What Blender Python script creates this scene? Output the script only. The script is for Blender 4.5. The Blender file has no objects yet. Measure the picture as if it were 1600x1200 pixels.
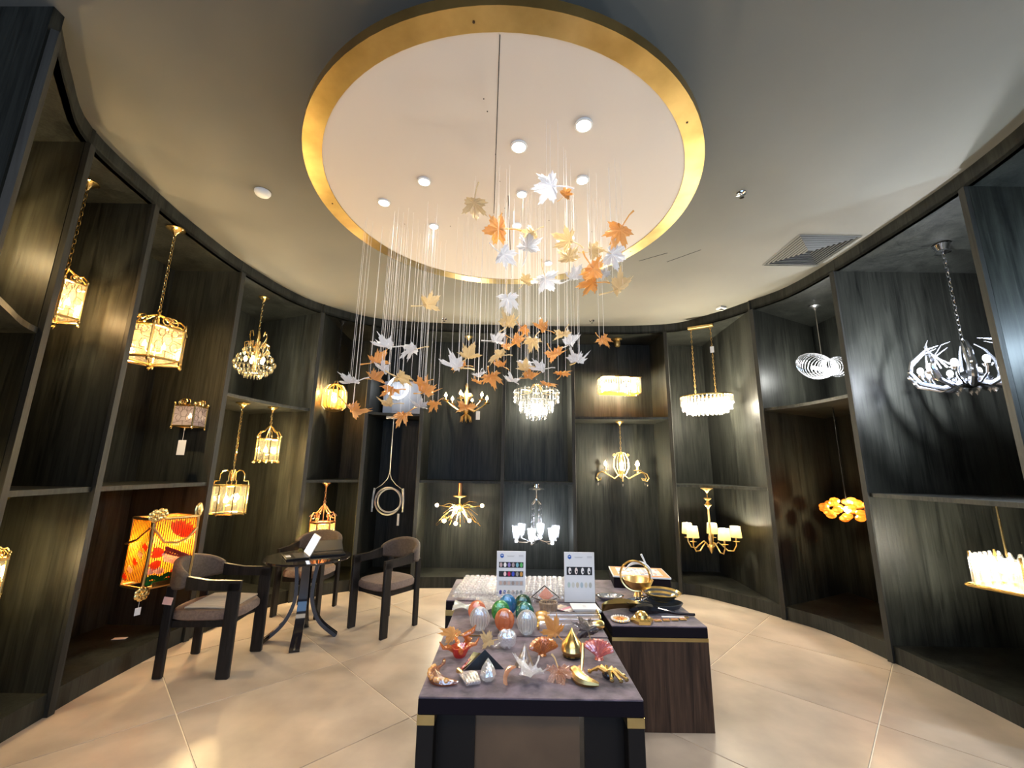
import bpy, math, random
from mathutils import Vector, Matrix, Euler
random.seed(7)
PI = math.pi
sc = bpy.context.scene
COL = sc.collection
# ------------------------------------------------------------------ camera, world, exposure
FPX, PITCH, ROLL, HCAM = 650.0, .2045, .0150, 1.6
R0 = Vector((1, 0, 0)); U0 = Vector((0, -math.sin(PITCH), math.cos(PITCH))); FW = Vector((0, math.cos(PITCH), math.sin(PITCH)))
cr, sr = math.cos(ROLL), math.sin(ROLL)
CR = R0*cr + U0*sr; CU = -R0*sr + U0*cr
cam = bpy.data.cameras.new('camera'); co = bpy.data.objects.new('camera', cam); COL.objects.link(co)
m = Matrix(((CR.x, CU.x, -FW.x), (CR.y, CU.y, -FW.y), (CR.z, CU.z, -FW.z))).to_4x4(); m.translation = Vector((0, 0, HCAM))
co.matrix_world = m
cam.sensor_width = 36; cam.lens = FPX/1600*36; cam.clip_start = .05
sc.camera = co
w = bpy.data.worlds.new('world'); sc.world = w; w.use_nodes = True
w.node_tree.nodes['Background'].inputs[0].default_value = (.55, .68, 1, 1)
w.node_tree.nodes['Background'].inputs[1].default_value = .10
sc.view_settings.view_transform = 'Standard'; sc.view_settings.look = 'None'
sc.view_settings.exposure = 0.95; sc.view_settings.gamma = 1; sc.view_settings.use_curve_mapping = False
def area(name, loc, target, sx, sy, W, col):
    L = bpy.data.lights.new(name, 'AREA'); L.shape = 'RECTANGLE'; L.size = sx; L.size_y = sy; L.energy = W; L.color = col
    o = bpy.data.objects.new(name, L); COL.objects.link(o); o.location = loc
    o.rotation_euler = (Vector(target)-Vector(loc)).to_track_quat('-Z', 'Y').to_euler(); return o
# light from the bright shop floor behind the photographer (open front of the room)
SHOPFRONT = area('shopfront_light', (0, -3.0, 2.0), (0, 3, 1.3), 5.0, 2.6, 80, (.34, .60, 1.0))
# ceiling lights of the shop hall just outside the open front
HALL = area('hall_light', (0, -1.2, 3.6), (0, 1.2, 0), 4.0, 1.0, 36, (1, .86, .70))
LAMP = 3.2   # scale of all lamp powers

def at(px, py, Y):
    x, y = px-800, 600-py
    u, v = cr*x-sr*y, sr*x+cr*y
    d = R0*u + U0*v + FW*FPX
    return Vector((0, 0, HCAM)) + d*(Y/d.y)
def onz(px, py, z):
    x, y = px-800, 600-py
    u, v = cr*x-sr*y, sr*x+cr*y
    d = R0*u + U0*v + FW*FPX
    return Vector((0, 0, HCAM)) + d*((z-HCAM)/d.z)
def msz(px, P):
    return px*((P-Vector((0, 0, HCAM))).dot(FW))/FPX
# ------------------------------------------------------------------ materials
def mat(name):
    m = bpy.data.materials.new(name); m.use_nodes = True; return m, m.node_tree.nodes, m.node_tree.links
def prin(name, col, rough=.5, metal=0, trans=0, emis=None, es=0, noise=None, bump=0, nscale=20, coat=0, stretch=(1, 1, 1), ior=1.45, spec=.5):
    m, N, L = mat(name); b = N['Principled BSDF']
    b.inputs['Base Color'].default_value = (*col, 1); b.inputs['Roughness'].default_value = rough
    b.inputs['Metallic'].default_value = metal; b.inputs['Transmission Weight'].default_value = trans
    b.inputs['Coat Weight'].default_value = coat; b.inputs['IOR'].default_value = ior
    b.inputs['Specular IOR Level'].default_value = spec
    if emis: b.inputs['Emission Color'].default_value = (*emis, 1); b.inputs['Emission Strength'].default_value = es
    if noise or bump:
        tc = N.new('ShaderNodeTexCoord'); mp = N.new('ShaderNodeMapping'); mp.inputs['Scale'].default_value = stretch
        nz = N.new('ShaderNodeTexNoise'); nz.inputs['Scale'].default_value = nscale; nz.inputs['Detail'].default_value = 5
        L.new(tc.outputs['Object'], mp.inputs[0]); L.new(mp.outputs[0], nz.inputs['Vector'])
        if noise:
            r = N.new('ShaderNodeValToRGB'); r.color_ramp.elements[0].position = .32; r.color_ramp.elements[1].position = .68
            r.color_ramp.elements[0].color = (*noise, 1); r.color_ramp.elements[1].color = (*col, 1)
            L.new(nz.outputs['Fac'], r.inputs[0]); L.new(r.outputs[0], b.inputs['Base Color'])
        if bump:
            bp = N.new('ShaderNodeBump'); bp.inputs['Strength'].default_value = bump; bp.inputs['Distance'].default_value = .01
            L.new(nz.outputs['Fac'], bp.inputs['Height']); L.new(bp.outputs[0], b.inputs['Normal'])
    return m
def glassy(name, col, transp=.4, transl=.35, gloss=.25, rough=.08, bump=0, nscale=60):
    """lit glass: partly see-through, partly glowing through, glossy on top"""
    m, N, L = mat(name); N.remove(N['Principled BSDF']); out = N['Material Output']
    t = N.new('ShaderNodeBsdfTransparent'); t.inputs[0].default_value = (*[.35+.65*c for c in col], 1)
    tl = N.new('ShaderNodeBsdfTranslucent'); tl.inputs[0].default_value = (*col, 1)
    df = N.new('ShaderNodeBsdfDiffuse'); df.inputs[0].default_value = (*col, 1)
    g = N.new('ShaderNodeBsdfGlossy'); g.inputs[0].default_value = (*[.5+.5*c for c in col], 1); g.inputs['Roughness'].default_value = rough
    a = N.new('ShaderNodeMixShader'); a.inputs[0].default_value = .4; L.new(tl.outputs[0], a.inputs[1]); L.new(df.outputs[0], a.inputs[2])
    b = N.new('ShaderNodeMixShader'); b.inputs[0].default_value = transp/(transp+transl); L.new(a.outputs[0], b.inputs[1]); L.new(t.outputs[0], b.inputs[2])
    c = N.new('ShaderNodeMixShader'); c.inputs[0].default_value = gloss; L.new(b.outputs[0], c.inputs[1]); L.new(g.outputs[0], c.inputs[2])
    L.new(c.outputs[0], out.inputs[0])
    if bump:
        tc = N.new('ShaderNodeTexCoord'); nz = N.new('ShaderNodeTexNoise'); nz.inputs['Scale'].default_value = nscale
        bp = N.new('ShaderNodeBump'); bp.inputs['Strength'].default_value = bump; bp.inputs['Distance'].default_value = .01
        L.new(tc.outputs['Object'], nz.inputs['Vector']); L.new(nz.outputs['Fac'], bp.inputs['Height'])
        L.new(bp.outputs[0], g.inputs['Normal']); L.new(bp.outputs[0], df.inputs['Normal']); L.new(bp.outputs[0], tl.inputs['Normal'])
    return m
def woodmat(name, dark, light, rough, sx=30, sz=1.6, bump=.25):
    m, N, L = mat(name); b = N['Principled BSDF']
    tc = N.new('ShaderNodeTexCoord'); mp = N.new('ShaderNodeMapping'); mp.inputs['Scale'].default_value = (sx, sx, sz)
    nz = N.new('ShaderNodeTexNoise'); nz.inputs['Scale'].default_value = 1.0; nz.inputs['Detail'].default_value = 8; nz.inputs['Distortion'].default_value = 1.2
    nz2 = N.new('ShaderNodeTexNoise'); nz2.inputs['Scale'].default_value = .18; nz2.inputs['Detail'].default_value = 3
    L.new(tc.outputs['Object'], mp.inputs[0]); L.new(mp.outputs[0], nz.inputs['Vector']); L.new(mp.outputs[0], nz2.inputs['Vector'])
    r = N.new('ShaderNodeValToRGB'); r.color_ramp.elements[0].position = .35; r.color_ramp.elements[1].position = .7
    r.color_ramp.elements[0].color = (*dark, 1); r.color_ramp.elements[1].color = (*light, 1)
    mx = N.new('ShaderNodeMath'); mx.operation = 'MULTIPLY_ADD'; mx.inputs[1].default_value = .55
    ad = N.new('ShaderNodeMath'); ad.operation = 'MULTIPLY'; ad.inputs[1].default_value = .45
    L.new(nz2.outputs['Fac'], ad.inputs[0]); L.new(nz.outputs['Fac'], mx.inputs[0]); L.new(ad.outputs[0], mx.inputs[2])
    L.new(mx.outputs[0], r.inputs[0]); L.new(r.outputs[0], b.inputs['Base Color'])
    b.inputs['Roughness'].default_value = rough; b.inputs['Specular IOR Level'].default_value = .22
    bp = N.new('ShaderNodeBump'); bp.inputs['Strength'].default_value = bump; bp.inputs['Distance'].default_value = .004
    L.new(nz.outputs['Fac'], bp.inputs['Height']); L.new(bp.outputs[0], b.inputs['Normal'])
    return m
M = {}
M['wood'] = woodmat('black_stained_oak', (.0055, .0058, .005), (.036, .037, .030), .46)
M['edge'] = woodmat('black_oak_edge', (.016, .016, .0145), (.042, .042, .038), .5)
M['brownwood'] = woodmat('dark_brown_veneer', (.020, .011, .007), (.115, .062, .036), .5, 40, 2)
M['ceil'] = prin('grey_ceiling_paint', (.150, .141, .115), .9, noise=(.14, .132, .108), nscale=2)
M['tile'] = prin('beige_stone_tile', (.45, .365, .285), .33, noise=(.32, .26, .205), nscale=2.6, stretch=(1, 1, 1))
M['grout'] = prin('pale_grout', (.80, .72, .58), .8)
M['disc'] = prin('white_disc_paint', (.66, .585, .51), .8)
M['brass'] = prin('brushed_brass', (.60, .44, .18), .30, 1, noise=(.40, .28, .10), nscale=4, bump=.06)
M['gold'] = prin('polished_gold', (.95, .66, .25), .22, 1)
M['oldgold'] = prin('antique_gold', (.78, .52, .2), .35, 1)
M['copper'] = prin('copper_gilt', (.80, .38, .18), .28, 1)
M['chrome'] = prin('chrome', (.85, .86, .9), .08, 1)
M['steel'] = prin('brushed_steel', (.62, .62, .62), .3, 1)
M['wire'] = prin('steel_wire', (.85, .82, .78), .35, .3)
M['blackmetal'] = prin('black_metal', (.015, .015, .015), .4, .6)
M['lead'] = prin('dark_leading', (.06, .035, .02), .5, .7)
M['warm'] = prin('warm_bulb', (1, .8, .5), .5, emis=(1, .78, .42), es=9)
M['cool'] = prin('cool_bulb', (1, 1, 1), .5, emis=(.95, .97, 1), es=9)
M['led'] = prin('led_strip', (1, 1, 1), .5, emis=(.93, .96, 1), es=3)
M['shade'] = glassy('cream_fabric_shade', (.55, .48, .30), .05, .9, .02)
M['white'] = prin('white_card', (.72, .73, .75), .5)
M['boxwhite'] = prin('box_grey_white', (.42, .44, .48), .6)
M['paper'] = prin('white_paper', (.85, .83, .80), .6)
M['clear'] = glassy('clear_glass', (.95, .96, 1), .8, .06, .25, .05)
M['crystal'] = glassy('cut_crystal', (.98, .96, .92), .85, .03, .27, .06)
M['jewel'] = glassy('bright_crystal', (.96, .97, 1), .35, .32, .48, .05, .5, 80)
M['warmcrystal'] = glassy('warm_cut_crystal', (1, .90, .66), .85, .03, .27, .06)
M['pane'] = glassy('clear_lantern_pane', (1, .93, .72), .92, .02, .12, .03)
M['cream'] = glassy('cream_art_glass', (1, .78, .50), .75, .07, .15, .1, .3, 40)
M['pinkpane'] = glassy('pink_mottled_glass', (.72, .62, .66), .2, .6, .2, .1, .3, 40)
M['greenpane'] = glassy('mottled_green_amber_glass', (.8, .8, .30), .7, .12, .15, .1, .3, 40)
M['amberpane'] = glassy('amber_art_glass', (1, .56, .05), .25, .22, .12, .12, .2, 50)
M['orangepane'] = glassy('orange_art_glass', (.95, .20, .03), .06, .8, .12, .12)
M['redpane'] = glassy('dark_red_art_glass', (.32, .05, .04), .06, .7, .2, .12)
M['whitepane'] = glassy('white_art_glass', (.95, .82, .70), .06, .8, .12, .12)
M['greenart'] = glassy('green_art_glass', (.02, .22, .04), .06, .8, .2, .12)
M['leafclear'] = glassy('clear_leaf_glass', (.93, .95, 1), .15, .45, .38, .18, 1.0, 60)
M['leafamber'] = glassy('amber_leaf_glass', (1, .62, .20), .12, .52, .36, .16, .9, 90)
M['leafgold'] = glassy('pale_gold_leaf_glass', (1, .84, .52), .15, .5, .38, .16, .9, 90)
M['amberdrop'] = glassy('amber_pendant_glass', (.95, .50, .12), .35, .4, .3, .05)
M['smoke'] = prin('smoked_chrome_glass', (.55, .58, .66), .08, .85)
M['velvet'] = prin('plum_velvet', (.150, .112, .145), .8, noise=(.035, .024, .034), nscale=11, bump=.9)
M['velvet'].node_tree.nodes['Principled BSDF'].inputs['Sheen Weight'].default_value = .25
M['velvetside'] = prin('shaded_velvet_side', (.012, .009, .012), .95, spec=.1)  # shade of the table fronts put into the colour, far darker than the top
M['chairwood'] = woodmat('black_ash', (.006, .005, .005), (.022, .019, .018), .42, 60, 4, .15)
M['cushion'] = prin('taupe_upholstery', (.17, .12, .10), .85, noise=(.12, .085, .07), nscale=60, bump=.15)
M['cushback'] = prin('brown_upholstery', (.10, .075, .06), .8, noise=(.07, .05, .04), nscale=60, bump=.15)
M['rib'] = prin('beige_ribbed_fabric', (.42, .37, .30), .9)
M['lacquer'] = prin('black_lacquer', (.012, .010, .012), .08, coat=.6)
M['stone'] = prin('brown_stone_panel', (.15, .088, .046), .5, noise=(.11, .064, .034), nscale=5)
M['screen'] = prin('laptop_screen', (.1, .1, .1), .3, emis=(.80, .86, 1), es=1.1)
M['legdark'] = prin('dark_table_leg', (.012, .010, .009), .45, spec=.2)
M['blue'] = prin('logo_blue', (.02, .10, .42), .5)
M['black'] = prin('black_print', (.012, .012, .014), .5)
M['grey'] = prin('grey_print', (.45, .46, .48), .6)
M['silver'] = prin('silver_plastic', (.55, .56, .58), .3, .6)
M['orange'] = prin('orange_print', (.62, .23, .06), .5)
M['greydish'] = prin('dark_grey_glaze', (.045, .05, .055), .3)
M['blackglass'] = prin('black_glass', (.01, .01, .012), .05, coat=1)
M['vent'] = prin('vent_grey', (.10, .098, .085), .6)
M['ventdark'] = prin('vent_dark', (.01, .01, .01), .9)
M['plastic'] = prin('white_plastic', (.75, .74, .70), .4)
def tint(name, col, **k):
    if name not in M: M[name] = glassy(name, col, k.get('tr', .3), k.get('tl', .45), k.get('g', .42), k.get('r', .05), .5, 70)
    return M[name]
# ------------------------------------------------------------------ mesh builder
class MB:
    def __init__(s): s.v = []; s.f = []; s.T = Matrix()
    def add(s, vs, fs):
        k = len(s.v); s.v += [tuple(s.T @ Vector(p)) for p in vs]; s.f += [tuple(i+k for i in f) for f in fs]; return s
    def box(s, c, d, rz=0, rx=0, ry=0):
        R = Euler((rx, ry, rz)).to_matrix(); c = Vector(c)
        vs = [c + R @ Vector((x*d[0]/2, y*d[1]/2, z*d[2]/2)) for x in (-1, 1) for y in (-1, 1) for z in (-1, 1)]
        return s.add(vs, [(0, 1, 3, 2), (4, 6, 7, 5), (0, 4, 5, 1), (2, 3, 7, 6), (0, 2, 6, 4), (1, 5, 7, 3)])
    def bev(s, c, d, b=.004):
        """box with chamfered edges"""
        x, y, z = d[0]/2, d[1]/2, d[2]/2; c = Vector(c); vs = []; 
        prof = [(x-b, y-b, -z), (x, y, -z+b), (x, y, z-b), (x-b, y-b, z)]
        for (px, py, pz) in prof:
            bb = b if px == x else b*.6
            for (sx, sy) in ((1, 1), (-1, 1), (-1, -1), (1, -1)):
                pts = [(px, py-bb), (px-bb, py)] if sx*sy > 0 else [(px-bb, py), (px, py-bb)]
                for q in pts: vs.append(c+Vector((sx*q[0], sy*q[1], pz)))
        fs = []
        for r in range(3):
            for i in range(8): fs.append((r*8+i, r*8+(i+1) % 8, r*8+8+(i+1) % 8, r*8+8+i))
        fs.append(tuple(range(7, -1, -1))); fs.append(tuple(range(24, 32)))
        return s.add(vs, fs)
    def prism(s, poly, z0, z1):
        n = len(poly); vs = [(p[0], p[1], z0) for p in poly]+[(p[0], p[1], z1) for p in poly]
        return s.add(vs, [tuple(range(n-1, -1, -1)), tuple(range(n, 2*n))]+[(i, (i+1) % n, n+(i+1) % n, n+i) for i in range(n)])
    def tube(s, pts, r, n=6, closed=False, cap=True):
        pts = [Vector(p) for p in pts]; k = len(pts); rs = r if isinstance(r, (list, tuple)) else [r]*k
        t0 = (pts[1]-pts[0]).normalized(); a = t0.orthogonal().normalized(); vs = []; fs = []
        for i, p in enumerate(pts):
            if closed: t = (pts[(i+1) % k]-pts[i-1]).normalized()
            else: t = (pts[min(i+1, k-1)]-pts[max(i-1, 0)]).normalized()
            a = (a-t*a.dot(t)).normalized(); b = t.cross(a)
            for j in range(n):
                an = 2*PI*j/n; vs.append(p+(a*math.cos(an)+b*math.sin(an))*rs[i])
        for i in range(k if closed else k-1):
            i2 = (i+1) % k
            for j in range(n): fs.append((i*n+j, i*n+(j+1) % n, i2*n+(j+1) % n, i2*n+j))
        if cap and not closed: fs.append(tuple(range(n-1, -1, -1))); fs.append(tuple((k-1)*n+j for j in range(n)))
        return s.add(vs, fs)
    def lathe(s, prof, n=16, c=(0, 0, 0), ex=1, ey=1):
        vs = []; fs = []; k = len(prof)
        for (r, z) in prof:
            for j in range(n):
                a = 2*PI*j/n; vs.append((c[0]+ex*r*math.cos(a), c[1]+ey*r*math.sin(a), c[2]+z))
        for i in range(k-1):
            for j in range(n): fs.append((i*n+j, i*n+(j+1) % n, i*n+n+(j+1) % n, i*n+n+j))
        shut = prof[0] == prof[-1]
        if prof[0][0] > 1e-6 and not shut: fs.append(tuple(range(n-1, -1, -1)))
        if prof[-1][0] > 1e-6 and not shut: fs.append(tuple((k-1)*n+j for j in range(n)))
        return s.add(vs, fs)
    def ell(s, c, rx, ry=None, rz=None, n=10, m=6):
        ry = ry or rx; rz = rz or rx
        return s.lathe([(math.sin(PI*i/m) or 0, -math.cos(PI*i/m)) for i in range(m+1)], n) if False else s._ell(c, rx, ry, rz, n, m)
    def _ell(s, c, rx, ry, rz, n, m):
        vs = [(c[0], c[1], c[2]-rz)]; fs = []
        for i in range(1, m):
            a = PI*i/m
            for j in range(n):
                b = 2*PI*j/n; vs.append((c[0]+rx*math.sin(a)*math.cos(b), c[1]+ry*math.sin(a)*math.sin(b), c[2]-rz*math.cos(a)))
        vs.append((c[0], c[1], c[2]+rz)); e = len(vs)-1
        for j in range(n):
            fs.append((0, 1+(j+1) % n, 1+j)); fs.append((e, e-n+j, e-n+(j+1) % n))
            for i in range(m-2): fs.append((1+i*n+j, 1+i*n+(j+1) % n, 1+(i+1)*n+(j+1) % n, 1+(i+1)*n+j))
        return s.add(vs, fs)
    def ring(s, c, R, r, n=32, m=6, normal=(0, 0, 1), ey=1):
        q = Vector(normal).to_track_quat('Z', 'Y')
        return s.tube([Vector(c)+q @ Vector((R*math.cos(2*PI*i/n), ey*R*math.sin(2*PI*i/n), 0)) for i in range(n)], r, m, True)
    def gem(s, c, r, h, n=6):
        """faceted drop"""
        return s.lathe([(0, -h*.6), (r, 0), (r*.55, h*.3), (0, h*.4)], n, c)
    def build(s, name, m, parent=None, smooth=True, kind=None):
        me = bpy.data.meshes.new(name); me.from_pydata(s.v, [], s.f); me.update()
        if smooth:
            me.polygons.foreach_set('use_smooth', [True]*len(me.polygons))
            try: me.set_sharp_from_angle(angle=math.radians(38))
            except Exception: pass
        me.materials.append(M[m] if isinstance(m, str) else m)
        o = bpy.data.objects.new(name, me); COL.objects.link(o)
        if parent: o.parent = parent
        if kind: o['kind'] = kind
        return o
def thing(name, label, cat, loc=(0, 0, 0), rz=0, group=None, kind=None):
    o = bpy.data.objects.new(name, None); COL.objects.link(o); o.empty_display_size = .05
    o.location = loc; o.rotation_euler = (0, 0, rz)
    if kind: o['kind'] = kind
    else: o['label'] = label; o['category'] = cat
    if group: o['group'] = group
    return o
def tag(o, label, cat, group=None):
    o['label'] = label; o['category'] = cat
    if group: o['group'] = group
    return o
def arc(c, r, a0, a1, n, plane='xz', rz=0):
    pts = []
    for i in range(n+1):
        a = math.radians(a0+(a1-a0)*i/n); u, v = r*math.cos(a), r*math.sin(a)
        p = Vector((u, 0, v)) if plane == 'xz' else Vector((u, v, 0))
        pts.append(Vector(c)+p)
    return pts
def rotz(p, a): return Vector((p[0]*math.cos(a)-p[1]*math.sin(a), p[0]*math.sin(a)+p[1]*math.cos(a), p[2]))
def bulb_light(parent, loc, W, col=(1, .72, .40), r=.03):
    L = bpy.data.lights.new('lamp_light', 'POINT'); L.energy = W*LAMP; L.color = col; L.shadow_soft_size = r
    o = bpy.data.objects.new('lamp_light', L); COL.objects.link(o); o.parent = parent; o.location = loc; return o
WARM = (1, .76, .42); COOL = (.86, .93, 1.0); SOFT = (1, .90, .68)
# ------------------------------------------------------------------ room shell
ZT, ZF, ZP, SH, SL = 3.83, 3.70, .14, 2.40, 1.44
def catmull(P, k=5):
    out = []
    for i in range(len(P)-1):
        p0, p1, p2, p3 = P[max(i-1, 0)], P[i], P[i+1], P[min(i+2, len(P)-1)]
        for j in range(k):
            t = j/k
            out.append(tuple(.5*(2*p1[a]+(p2[a]-p0[a])*t+(2*p0[a]-5*p1[a]+4*p2[a]-p3[a])*t*t+(3*p1[a]-p0[a]-3*p2[a]+p3[a])*t**3) for a in (0, 1)))
    out.append(P[-1]); return out
CTRL = [(-2.31, 1.68), (-2.60, 2.02), (-2.87, 2.42), (-2.98, 3.08), (-3.02, 3.6), (-3.01, 4.28), (-2.88, 5.0), (-2.65, 5.47), (-2.10, 5.97), (-1.34, 6.14),
        (-.12, 6.21), (.93, 6.21), (2.33, 6.06), (2.82, 5.62), (3.12, 5.12), (3.32, 4.68), (3.38, 4.06), (3.38, 3.4), (3.34, 2.72), (3.20, 2.1), (2.9, 1.6)]
KK = 5; CUR = catmull(CTRL, KK)
FI = [0, 2, 3, 5, 7, 8, 9, 10, 11, 12, 14, 16, 18, 20]             # divider fronts in CTRL
def seg(i): return CUR[FI[i]*KK:FI[i+1]*KK+1]
YB = 6.75
# each bay: (left back corner, right back corner) as seen from the room, optional intermediate corners
BAYS = [((-3.9, 1.70), (-3.9, 2.42)), ((-4.1, 2.42), (-4.1, 3.08)), ((-3.75, 3.08), (-3.75, 4.28)), ((-3.75, 4.28), (-3.75, 5.93)),
        ((-2.74, YB), (-2.10, YB)), ((-2.10, YB), (-1.34, YB)), ((-1.34, YB), (-.12, YB)), ((-.12, YB), (.93, YB)), ((.93, YB), (2.33, YB)),
        ((2.33, YB), (3.22, YB)), ((4.35, 5.76), (4.35, 4.06)), ((5.0, 4.06), (5.0, 2.72)), ((5.0, 2.72), (5.0, 1.6))]
SHELF = [SH, SL, SL, 2.36, SL, SH, SL, SL, SH, SL, SH, SL, None]
SIDE = ['left', 'left', 'left', 'left', 'back', 'back', 'back', 'back', 'back', 'back', 'right', 'right', 'right']
WR = {k: thing('wall_'+k, '', '', kind='structure') for k in ('left', 'back', 'right')}
def panel(a, b, z0, z1, th, root, name='divider'):
    a = Vector((*a, 0)); b = Vector((*b, 0)); d = (b-a).normalized(); nrm = Vector((-d.y, d.x, 0))*th/2
    mb = MB(); mb.prism([(p.x, p.y) for p in (a-nrm, b-nrm, b+nrm, a+nrm)], z0, z1)
    return mb.build(name, 'wood' if name != 'edge' else 'edge', root, False)
for i, (bl, br) in enumerate(BAYS):
    root = WR[SIDE[i]]; s = seg(i)
    ins = s + [br, bl]
    MB().prism(ins, 0, ZP).build('plinth', 'wood', root, False)
    MB().prism(ins, ZF, ZF+.03).build('top_panel', 'wood', root, False)
    if SHELF[i]: MB().prism(ins, SHELF[i]-.035, SHELF[i]).build('shelf', 'wood', root, False)
    panel(bl, br, ZP, ZF, .03, root, 'back_panel')
    # left and right cheeks of the bay
    panel(s[0], bl, 0, ZT, .05, root, 'divider')
    if i in (3, 9, 12): panel(s[-1], br, 0, ZT, .05, root, 'divider')
    # fascia band under the ceiling, following the curve
    c = Vector((0, 3.6)); outer = []
    for p in s:
        q = Vector(p)-c; outer.append(tuple(c+q*(1+.035/q.length)))
    MB().prism(s+outer[::-1], ZF+.0, ZT).build('fascia', 'wood', root, False)
# vertical edge strips on the divider fronts
for k, fi in enumerate(FI):
    x, y = CTRL[fi]; root = WR[SIDE[min(k, 12)]]
    d = (Vector((0.1, 3.3))-Vector((x, y))).normalized(); px, py = x+d.x*.012, y+d.y*.012
    MB().box((px, py, (ZF)/2), (.048, .03, ZF), math.atan2(d.y, d.x)+PI/2).build('edge_strip', 'edge', root, False)
# darker seam between two back boards
MB().box((-3.70, 3.2, (SL+ZP)/2), (.01, .012, SL-ZP), 0).build('panel_seam', 'edge', WR['left'], False)
# floor: 45-degree grid of big stone tiles on a grout bed
fl = thing('floor', '', '', kind='structure')
MB().box((0.2, 2.6, -.03), (11, 10.5, .05)).build('grout_bed', 'grout', fl, False)
TS = 1.54/math.sqrt(2); g = .0035; tile = None
for a in range(-5, 8):
    for b in range(-5, 8):
        u0, v0 = (.95+1.54*a)/math.sqrt(2), (.68+1.54*b)/math.sqrt(2)
        uc, vc = u0+TS/2, v0+TS/2; x, y = (uc-vc)/math.sqrt(2), (uc+vc)/math.sqrt(2)
        if not (-3.9 < x < 4.3 and -1.8 < y < 7.2): continue
        if tile is None:
            tile = MB().bev((0, 0, -.006), (TS-2*g, TS-2*g, .012), .0015).build('tile', 'tile', fl, False); o = tile
        else:
            o = tile.copy(); COL.objects.link(o); o.parent = fl
        o.location = (x, y, 0); o.rotation_euler = (0, 0, PI/4)
# ceiling
ce = MB().box((0.2, 2.4, ZT+.05), (11.5, 11, .1)).build('ceiling', 'ceil', None, False); ce['kind'] = 'structure'
# side walls of the hall outside the open front, seen only in reflections
# ------------------------------------------------------------------ suspended disc
ZD = 3.55; DC = (-.075, 2.78); RO, RI = 1.365, 1.252
ds = thing('ceiling_disc', 'large round white ceiling disc with a wide brass rim and recessed spotlights', 'ceiling disc', (DC[0], DC[1], ZD))
MB().lathe([(0, .004), (RI+.005, .004), (RI+.005, .05), (0, .05)], 96).build('panel', 'disc', ds)
MB().lathe([(RI, .0), (RO, .0), (RO, .065), (RI, .065), (RI, 0)], 96).build('rim', 'brass', ds)
for (x, y) in ((-1.3, .02), (1.3, .75), (-.12, -1.3), (1.02, -.75), (.0, 1.25)):
    r = math.hypot(x, y); x *= 1.30/r; y *= 1.30/r
    MB().lathe([(0, -.002), (.006, -.002), (.006, .002), (0, .002)], 8, (x, y, -.001)).build('screw', 'lead', ds)
for a in (20, 75, 130, 200, 262, 325):
    x, y = 1.22*math.cos(math.radians(a)), 1.22*math.sin(math.radians(a))
    MB().tube([(x, y, .05), (x, y, ZT-ZD)], .0025, 5).build('suspension_cable', 'wire', ds)
# fine panel joint across the disc with a row of screws
MB().box((-.045, -.56, .0035), (.004, 1.36, .002), .06).build('panel_joint', 'ventdark', ds, False)
MB().box((.04, .56, .0035), (.004, 1.32, .002), -.02).build('panel_joint', 'ventdark', ds, False)
for (x, y) in ((-.10, -.90), (-.085, -.82), (-.05, -.5), (-.03, -.25), (.0, .05), (-.02, .12), (-.45, .3), (-.82, .28), (.35, .2), (.72, .35), (.9, .28), (.02, .5), (.05, .8)):
    MB().lathe([(0, -.0015), (.004, -.0015), (.004, .002)], 6, (x, y, .004)).build('screw', 'lead', ds)
SPOTS = [(.39, 2.04, .045), (.02, 2.21, .045), (-.63, 2.54, .04), (.46, 2.5, .04), (-.98, 2.78, .04), (.05, 2.66, .035), (-.66, 3.08, .035), (.02, 3.05, .035), (.40, 3.25, .035), (.33, 3.67, .035)]
SPOTW = 21
for (x, y, r) in SPOTS:
    c = (x-DC[0], y-DC[1], 0)
    sp = MB().lathe([(r*1.15, .004), (r*1.15, -.004), (r*.92, -.006), (r*.92, .004)], 20, c).build('spotlight', 'plastic', ds)
    MB().lathe([(0, -.005), (r*.9, -.005), (r*.9, .0)], 20, c).build('lens', 'cool', sp)
    L = bpy.data.lights.new('spot_light', 'SPOT'); L.energy = SPOTW; L.color = (1, .93, .84); L.spot_size = math.radians(95); L.spot_blend = .9; L.shadow_soft_size = .03
    o = bpy.data.objects.new('spot_light', L); COL.objects.link(o); o.parent = ds; o.location = (c[0], c[1], -.02)
# ------------------------------------------------------------------ ceiling fittings
t = thing('smoke_detector', 'white round smoke detector on the ceiling left of the disc', 'smoke detector', (-2.09, 3.06, ZT))
MB().lathe([(.062, 0), (.062, -.012), (.052, -.03), (.03, -.042), (0, -.044)], 24).build('housing', 'plastic', t)
MB().lathe([(.056, -.014), (.057, -.018), (.05, -.02)], 24).build('sensor_slot', 'ventdark', t)
for (x, y, lb) in ((1.84, 2.99, 'small chrome sprinkler head on the ceiling right of the disc'), (-1.04, 5.97, 'tiny chrome sprinkler near the back wall above the candle chandelier'), (1.19, 5.95, 'tiny chrome sprinkler above the rectangular crystal lamp')):
    t = thing('sprinkler', lb, 'sprinkler', (x, y, ZT), group='ceiling sprinklers')
    MB().lathe([(.04, 0), (.036, -.008), (.012, -.012), (.010, -.03), (0, -.03)], 16).build('rosette', 'chrome', t)
    MB().lathe([(.018, -.036), (.018, -.039), (0, -.039)], 12).build('deflector', 'chrome', t)
t = thing('motion_sensor', 'small white square sensor on the ceiling near the right back corner', 'sensor', (2.85, 5.36, ZT), .3)
MB().bev((0, 0, -.015), (.11, .09, .03), .006).build('housing', 'plastic', t); MB().box((0, 0, -.032), (.06, .04, .006)).build('window', 'ventdark', t)
t = thing('air_vent', 'square grey ceiling air vent with nested louvre frames at right', 'air vent', (3.0, 3.86, ZT))
MB().box((0, 0, -.002), (.56, .56, .004)).build('duct', 'ventdark', t)
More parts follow.
